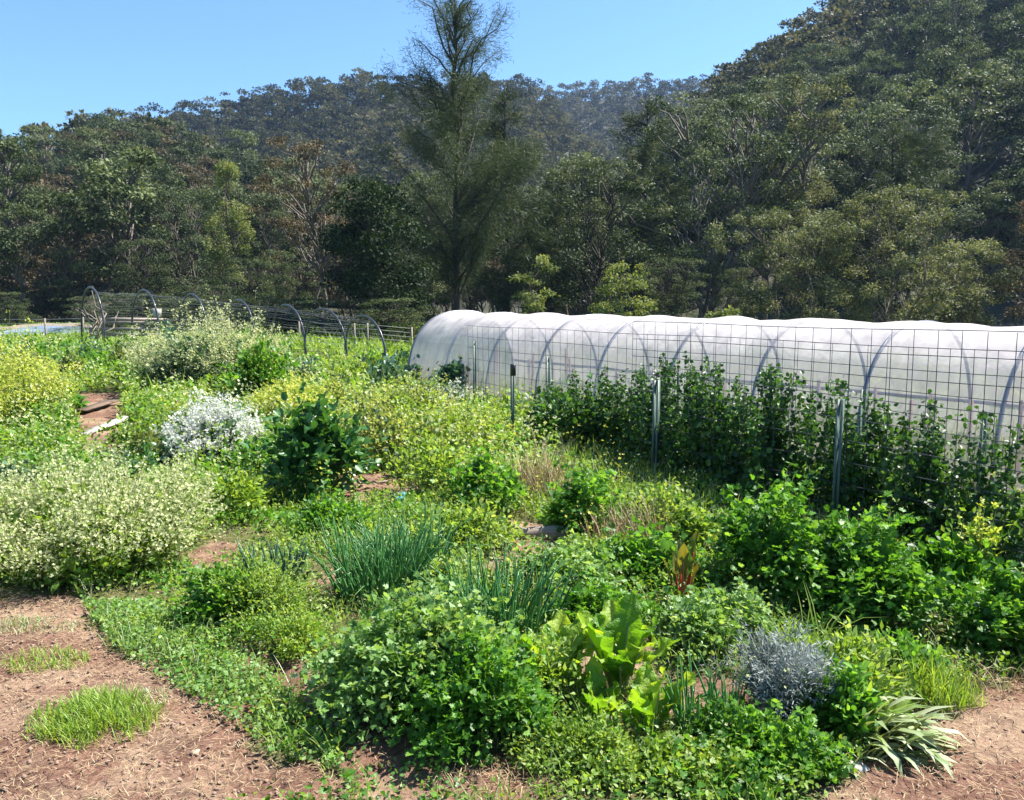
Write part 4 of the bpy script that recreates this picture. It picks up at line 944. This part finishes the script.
def film_mat(name, tr=.3, tint=(.76, .71, .71), tl=.5):
    m, nt, out = nodes(name)
    d = nt.nodes.new('ShaderNodeBsdfDiffuse'); d.inputs[0].default_value = (*tint, 1)
    tlc = nt.nodes.new('ShaderNodeBsdfTranslucent'); tlc.inputs[0].default_value = (*tint, 1)
    tp_ = nt.nodes.new('ShaderNodeBsdfTransparent'); tp_.inputs[0].default_value = (.97, .95, .97, 1)
    gl = nt.nodes.new('ShaderNodeBsdfGlossy'); gl.inputs['Roughness'].default_value = .25; gl.inputs[0].default_value = (.9, .9, .9, 1)
    bp = nt.nodes.new('ShaderNodeBump'); bp.inputs['Strength'].default_value = .6; bp.inputs['Distance'].default_value = .05
    nt.links.new(noise(nt, 3.5, 4, .6), bp.inputs['Height']); nt.links.new(bp.outputs[0], gl.inputs['Normal']); nt.links.new(bp.outputs[0], d.inputs['Normal'])
    tcx = nt.nodes.new('ShaderNodeTexCoord'); mpx = nt.nodes.new('ShaderNodeMapping'); mpx.inputs['Scale'].default_value = (2.2, .5, .5); nt.links.new(tcx.outputs['Object'], mpx.inputs[0])
    nz = nt.nodes.new('ShaderNodeTexNoise'); nz.inputs['Scale'].default_value = 2.5; nz.inputs['Detail'].default_value = 6; nt.links.new(mpx.outputs[0], nz.inputs['Vector'])
    dc = ramp(nt, nz.outputs['Fac'], [(.35, tuple(c_ * .8 for c_ in tint)), (.55, tint), (.75, tuple(min(1, c_ * 1.12) for c_ in tint))])
    nt.links.new(dc, d.inputs[0]); nt.links.new(dc, tlc.inputs[0])
    m1 = nt.nodes.new('ShaderNodeMixShader'); m1.inputs[0].default_value = tl; nt.links.new(d.outputs[0], m1.inputs[1]); nt.links.new(tlc.outputs[0], m1.inputs[2])
    m2 = nt.nodes.new('ShaderNodeMixShader')
    lw = nt.nodes.new('ShaderNodeLayerWeight'); lw.inputs[0].default_value = .35
    mr = nt.nodes.new('ShaderNodeMapRange'); mr.inputs[1].default_value = 0; mr.inputs[2].default_value = .8; mr.inputs[3].default_value = tr * 1.15; mr.inputs[4].default_value = .02
    nt.links.new(lw.outputs['Facing'], mr.inputs[0]); nt.links.new(mr.outputs[0], m2.inputs[0])
    nt.links.new(m1.outputs[0], m2.inputs[1]); nt.links.new(tp_.outputs[0], m2.inputs[2])
    m3 = nt.nodes.new('ShaderNodeMixShader'); m3.inputs[0].default_value = .07; nt.links.new(m2.outputs[0], m3.inputs[1]); nt.links.new(gl.outputs[0], m3.inputs[2])
    nt.links.new(m3.outputs[0], out.inputs[0]); return m
part('plastic_film', g, film_mat('tunnel_film', .5), tun, True)
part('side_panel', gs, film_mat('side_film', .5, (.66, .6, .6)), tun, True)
for k in range(NH):
    th = np.linspace(0, 1, 40); y_, z_ = arch(th); g = Geo()
    c_ = .985 if 0 < k < NH - 1 else 1.0
    tubes(g, np.stack([np.full(40, k * SP), W / 2 + (y_ - W / 2) * c_, z_ * c_ * (1 - .004 * k)], 1), .024, 8); part('hoop', g, M['steel'], tun, True)
g = Geo(); box(g, ((NH - 1) * SP / 2, W - .07, .66), ((NH - 1) * SP, .02, .05)); box(g, ((NH - 1) * SP / 2, W / 2, HT * .93), ((NH - 1) * SP, .03, .03)); part('rail', g, M['steel'], tun)
# far end wall with door frame
vv2 = np.linspace(0, 1, 40); y_, z_ = arch(vv2); g = Geo(); v = [(-.012, W / 2, 0)] + [(-.012, a_, b_) for a_, b_ in zip(y_, z_)]
g.add(v, [(0, i + 1, i + 2) for i in range(39)]); part('end_wall', g, film_mat('end_film', .45), tun)
# inside the tunnel: a pale bed and rows of stakes
x_b = [P0 + a_dir * s_ + p_dir * t_ for s_, t_ in ((.2, .25), ((NH - 1) * SP, .25), ((NH - 1) * SP, 2.8), (.2, 2.8))]
g = Geo(); g.add([(*q_, .05) for q_ in x_b], [(0, 1, 2), (0, 2, 3)])
bed = part('tunnel_bed', g, solid('pale_mulch', (.42, .33, .28), (.25, .18, .14), 6, .9, .5)); tag(bed, None, None, kind='structure')
st0 = None; r3 = np.random.default_rng(9)
for k in range(34):
    s_ = .8 + k * .42; t_ = [.9, 1.6, 2.2][k % 3]; q_ = P0 + a_dir * s_ + p_dir * t_
    if st0 is None:
        g = Geo(); box(g, (0, 0, .45), (.035, .035, 1.0), bev=.002)
        st0 = part('garden_stake', g, M['pink']); tag(st0, 'pinkish wooden stake standing inside the polytunnel', 'stake', 'stakes inside the polytunnel'); o = st0
    else: o = st0.copy(); COL.objects.link(o)
    o.location = (q_[0], q_[1], 0); o.rotation_euler = (r3.normal() * .04, r3.normal() * .04, r3.random()); o.scale = (1, 1, r3.uniform(.8, 1.15))

# ------------------------------------------------------------------ net hoops at the left back
nt_ = thing('net_tunnel', 'row of black pipe hoops carrying grey netting at the back left of the garden', 'hoop tunnel', (0, 0, 0))
hp = []; lf = [83, 133, 180, 226, 272, 305, 345]
data = [(106, 27.0, 287), (161, 26.2, 290), (209, 25.4, 294), (256, 24.6, 300), (306, 23.6, 305), (347, 22.8, 309), (386, 22.0, 316)]
for k, (u, Yd, top) in enumerate(data):
    x, y = XY(u, Yd); wx = (lf[k] - 512) / F * (Yd + 2.05) - x; z0 = float(gz(x, y)); z1 = float(gz(x + wx, y + 2)); ht = hz(top, Yd + 1) - (z0 + z1) / 2
    th = np.linspace(0, pi, 28); q = (1 - np.cos(th)) / 2
    p = np.stack([x + wx * q, y + 2.05 * q, z0 + (z1 - z0) * q + ht * np.sin(th) ** .72], 1); hp.append(p)
    g = Geo(); tubes(g, p, .034, 7); part('hoop', g, M['hoop'], nt_, True)
hp = np.array(hp); g = Geo(); ids = np.linspace(1, 26, 26).astype(int)
for i in ids:
    if i % 2 == 0 or 10 < i < 17: continue
    L_ = hp[:, i].copy(); pp = []
    for k in range(6):
        for s in (0, .25, .5, .75): q = L_[k] * (1 - s) + L_[k + 1] * s; q = q - np.array([0, 0, .03 * sin(pi * s)]); pp.append(q)
    pp.append(L_[6]); tubes(g, np.array(pp), .0035, 3)
# finer lines between
for i in range(1, 10):
    L_ = (hp[:, i] + hp[:, i + 1]) / 2; pp = []
    for k in range(6):
        for s in (0, .5): q = L_[k] * (1 - s) + L_[k + 1] * s - np.array([0, 0, .03 * sin(pi * s)]); pp.append(q)
    pp.append(L_[6]); tubes(g, np.array(pp), .0025, 3)
part('netting', g, M['net'], nt_)

# wire fence beyond
def far_fence(label, pts_, h, posts):
    t = thing('wire_fence', label, 'fence', (0, 0, 0)); g = Geo()
    P_ = np.array([(x, y, float(gz(x, y))) for x, y in pts_])
    for z in np.linspace(.12, h - .05, 6): tubes(g, P_ + np.array([0, 0, z]), .007, 3)
    part('wire', g, M['net'], t)
    for x, y in posts:
        g = Geo(); z = float(gz(x, y)); tubes(g, np.array([(x, y, z - .2), (x, y, z + h)]), .035, 5); part('post', g, M['wood'], t)
    return t
pl = [XY(u, 31) for u in (-60, 47, 85, 160, 230)]
far_fence('low wire fence across the field behind the left net hoops', pl, 1.0, pl)
pr = [XY(u, 29) for u in (300, 355, 368, 412)]
far_fence('low wire fence with short posts between the last net hoop and the polytunnel', pr, .95, pr)

# pale sheet and bank beyond the fence
x0, y0 = XY(48, 40); r5 = np.random.default_rng(4)
g = grid_mesh(np.linspace(-1.9, 1.9, 20), np.linspace(-1.6, 1.6, 14), lambda X, Y: .08 + .16 * vnoise(X + 9, Y + 9, .8, 50) + .05 * vnoise(X + 9, Y + 9, .25, 51))
o = part('plastic_sheet', g, M['sheet']); o.location = (XY(50, 36)[0], 36, .66); o.rotation_euler = (.10, 0, 0); tag(o, 'crumpled blue grey plastic sheet lying in the field at the far left', 'tarp')
g = grid_mesh(np.linspace(-4, 4, 30), np.linspace(-2, 2, 14), lambda X, Y: .32 * np.exp(-(X / 3) ** 2 - (Y / 1.2) ** 2) + .08 * vnoise(X + 9, Y + 9, .6, 52) - .05)
o = part('soil_bank', g, solid('pale_soil', (.26, .21, .15), (.16, .13, .09), 2, .95, .4), None, True); o.location = (XY(60, 41)[0], 41, .78); tag(o, None, None, kind='structure')

# timber frames and posts inside the first hoops
x0, y0 = XY(132, 29.5); t = thing('timber_pallet', 'grey weathered timber pallets stacked inside the left net hoops', 'pallet', (x0, y0, float(gz(x0, y0))), .12)
for z in (.12, .42, .62, .86): g = Geo(); box(g, (0, 0, z), (2.0, .05, .11), bev=.004); part('board', g, M['wood'], t)
for x in (-.95, -.3, .4, .95): g = Geo(); box(g, (x, .05, .48), (.09, .06, .96), bev=.004); part('upright', g, M['wood'], t)
g = Geo(); box(g, (.1, .35, .98), (1.9, .75, .05), 0, (.05, .02), bev=.004); part('top_board', g, M['wood'], t)
x0, y0 = XY(152, 29); g = Geo(); box(g, (0, 0, .2), (.3, .3, .3), .4, bev=.01); o = part('wooden_block', g, M['woodw']); o.location = (x0, y0 + .6, float(gz(x0, y0)) + 1.0); tag(o, 'pale block on top of the timber pallets at the left', 'block')
x0, y0 = XY(101, 29.2); g = Geo(); r6 = np.random.default_rng(8)
for k in range(9):
    e = np.array([r6.normal() * .35, r6.normal() * .3, r6.uniform(1.0, 2.0)]); tubes(g, branch_path(np.array([0, 0, 0.]), e, 6, 0, .12, r6), np.linspace(.045, .012, 6)[None], 5)
o = part('dead_branches', g, M['wood']); o.location = (x0, y0, float(gz(x0, y0))); tag(o, 'bare dead branches standing beside the first net hoop', 'branches')

# boards on the soil mound
def board(label, u, v, L_, w, rz, mat, zoff=.0, tiltx=.1):
    x, y = G(u, v); g = Geo(); box(g, (0, 0, 0), (w, L_, .035), 0, bev=.003); o = part('board', g, M[mat]); o.location = (x, y, float(gz(x, y)) + .03 + zoff); o.rotation_euler = (tiltx, 0, rz)
    return tag(o, label, 'board')
board('dark brown plank on the upper side of the soil mound', 98, 410, 1.5, .22, .10, 'woodb', .06, 0)
board('bleached pale plank on the near side of the soil mound', 104, 430, 1.2, .2, -.22, 'woodw', .03, .12)

# log, stones and small litter
def log(label, u, v, L_, rad, rz, seed):
    r = np.random.default_rng(seed); x, y = G(u, v); p = np.stack([np.linspace(-L_ / 2, L_ / 2, 9), r.normal(size=9) * .008, r.normal(size=9) * .006], 1)
    g = Geo(); tubes(g, p, (rad * r.uniform(.85, 1.1, 9))[None], 9); o = part('log', g, M['wood'], None, True); o.location = (x, y, float(gz(x, y)) + rad * .7); o.rotation_euler = (0, 0, rz); return tag(o, label, 'log')
log('short weathered log lying on bare soil left of the celery clump', 534, 538, .62, .06, .05, 1)
log('thin dry stick on the bare soil in front of the kale', 368, 484, .5, .016, .2, 2)
def stone(label, u, v, s, mat, seed, flat=.55):
    r = np.random.default_rng(seed); x, y = G(u, v); n = 10
    V = []; Fc = []
    for i_ in range(7):
        ph = -pi / 2 + pi * i_ / 6
        for j_ in range(n): th = 2 * pi * j_ / n; k = 1 + .18 * sin(3 * th + ph * 2 + seed) + r.normal() * .05; V.append((cos(ph) * cos(th) * k * s, cos(ph) * sin(th) * k * s * .8, sin(ph) * s * flat * k))
    for i_ in range(6):
        for j_ in range(n): a_ = i_ * n + j_; b_ = i_ * n + (j_ + 1) % n; Fc += [(a_, b_, b_ + n), (a_, b_ + n, a_ + n)]
    g = Geo(); g.add(V, Fc); o = part('stone', g, M[mat], None, True); o.location = (x, y, float(gz(x, y)) + s * flat * .6); o.rotation_euler = (0, 0, seed); return tag(o, label, 'stone')
stone('tan stone half hidden in the green mat at bottom right', 710, 756, .05, 'stone', 1)
stone('flat grey stone under the wilted leaves at the path edge', 858, 770, .05, 'greystone', 2, .4)
stone('small pale stone on the red path right of the green clump', 938, 718, .03, 'greystone', 3, .4)
stone('dark earth lump at the bottom left beyond the largest grass tuft', 195, 754, .022, 'clodm' if 'clodm' in M else 'stone', 4)
x, y = G(402, 506); g = Geo(); tubes(g, np.array([(0, 0, 0), (0, 0, .05), (0, 0, .055)]), np.array([.075, .085, .06])[None], 14); o = part('bottle_top', g, M['bluep'], None, False); o.location = (x, y, float(gz(x, y)) + .06); o.rotation_euler = (.25, 0, 0); tag(o, 'small blue plastic disc lying among the weeds in the middle', 'disc')
x, y = G(358, 474); g = Geo(); tubes(g, np.array([(-.25, 0, .05), (.25, .02, .05)]), .015, 8); o = part('pipe', g, M['whitep']); o.location = (x, y, float(gz(x, y)) + .05); tag(o, 'short white pipe on the ground right behind the kale', 'pipe')

# ------------------------------------------------------------------ air
m, nt, out = nodes('haze_air')
pv = nt.nodes.new('ShaderNodeVolumePrincipled'); pv.inputs['Color'].default_value = (.42, .6, 1, 1); pv.inputs['Density'].default_value = .00017; pv.inputs['Anisotropy'].default_value = .2
nt.links.new(pv.outputs[0], out.inputs['Volume'])
g = Geo(); box(g, (0, 320, 0), (2040, 1260, 250)); hz_o = part('haze', g, m); tag(hz_o, None, None, kind='stuff')
zmin = -3.0
hz_o.location = (0, 0, 125 + zmin)

# ------------------------------------------------------------------ light and sky
w = bpy.data.worlds.new('World'); SC.world = w; w.use_nodes = True; nt = w.node_tree; bg = nt.nodes['Background']
sky = nt.nodes.new('ShaderNodeTexSky'); sky.sky_type = 'NISHITA'; sky.sun_disc = False; sky.sun_elevation = SUN_EL; sky.sun_rotation = SUN_AZ
sky.air_density = 1.0; sky.dust_density = .3; sky.ozone_density = 2.5
nt.links.new(mixc(nt, 1.0, sky.outputs[0], (.72, .97, 1.12), 'MULTIPLY'), bg.inputs[0]); bg.inputs[1].default_value = .068
sd = bpy.data.lights.new('sun', 'SUN'); sd.energy = 5; sd.angle = radians(.5); sd.color = (1, .95, .87)
so = bpy.data.objects.new('sun', sd); COL.objects.link(so)
from mathutils import Vector
dirn = Vector((sin(SUN_AZ) * cos(SUN_EL), cos(SUN_AZ) * cos(SUN_EL), sin(SUN_EL)))
so.rotation_euler = dirn.to_track_quat('Z', 'Y').to_euler(); so.location = (20, 20, 60)

cam = bpy.data.cameras.new('camera'); co = bpy.data.objects.new('camera', cam); COL.objects.link(co)
cam.sensor_width = 36; cam.lens = 36 * F / 1024; cam.clip_end = 4000; cam.clip_start = .05
co.location = (0, 0, H); co.rotation_euler = (pi / 2 - PITCH, 0, 0); SC.camera = co
SC.view_settings.view_transform = 'Standard'; SC.view_settings.look = 'None'; SC.view_settings.gamma = 1; SC.view_settings.use_curve_mapping = False
SC.view_settings.exposure = 1.62
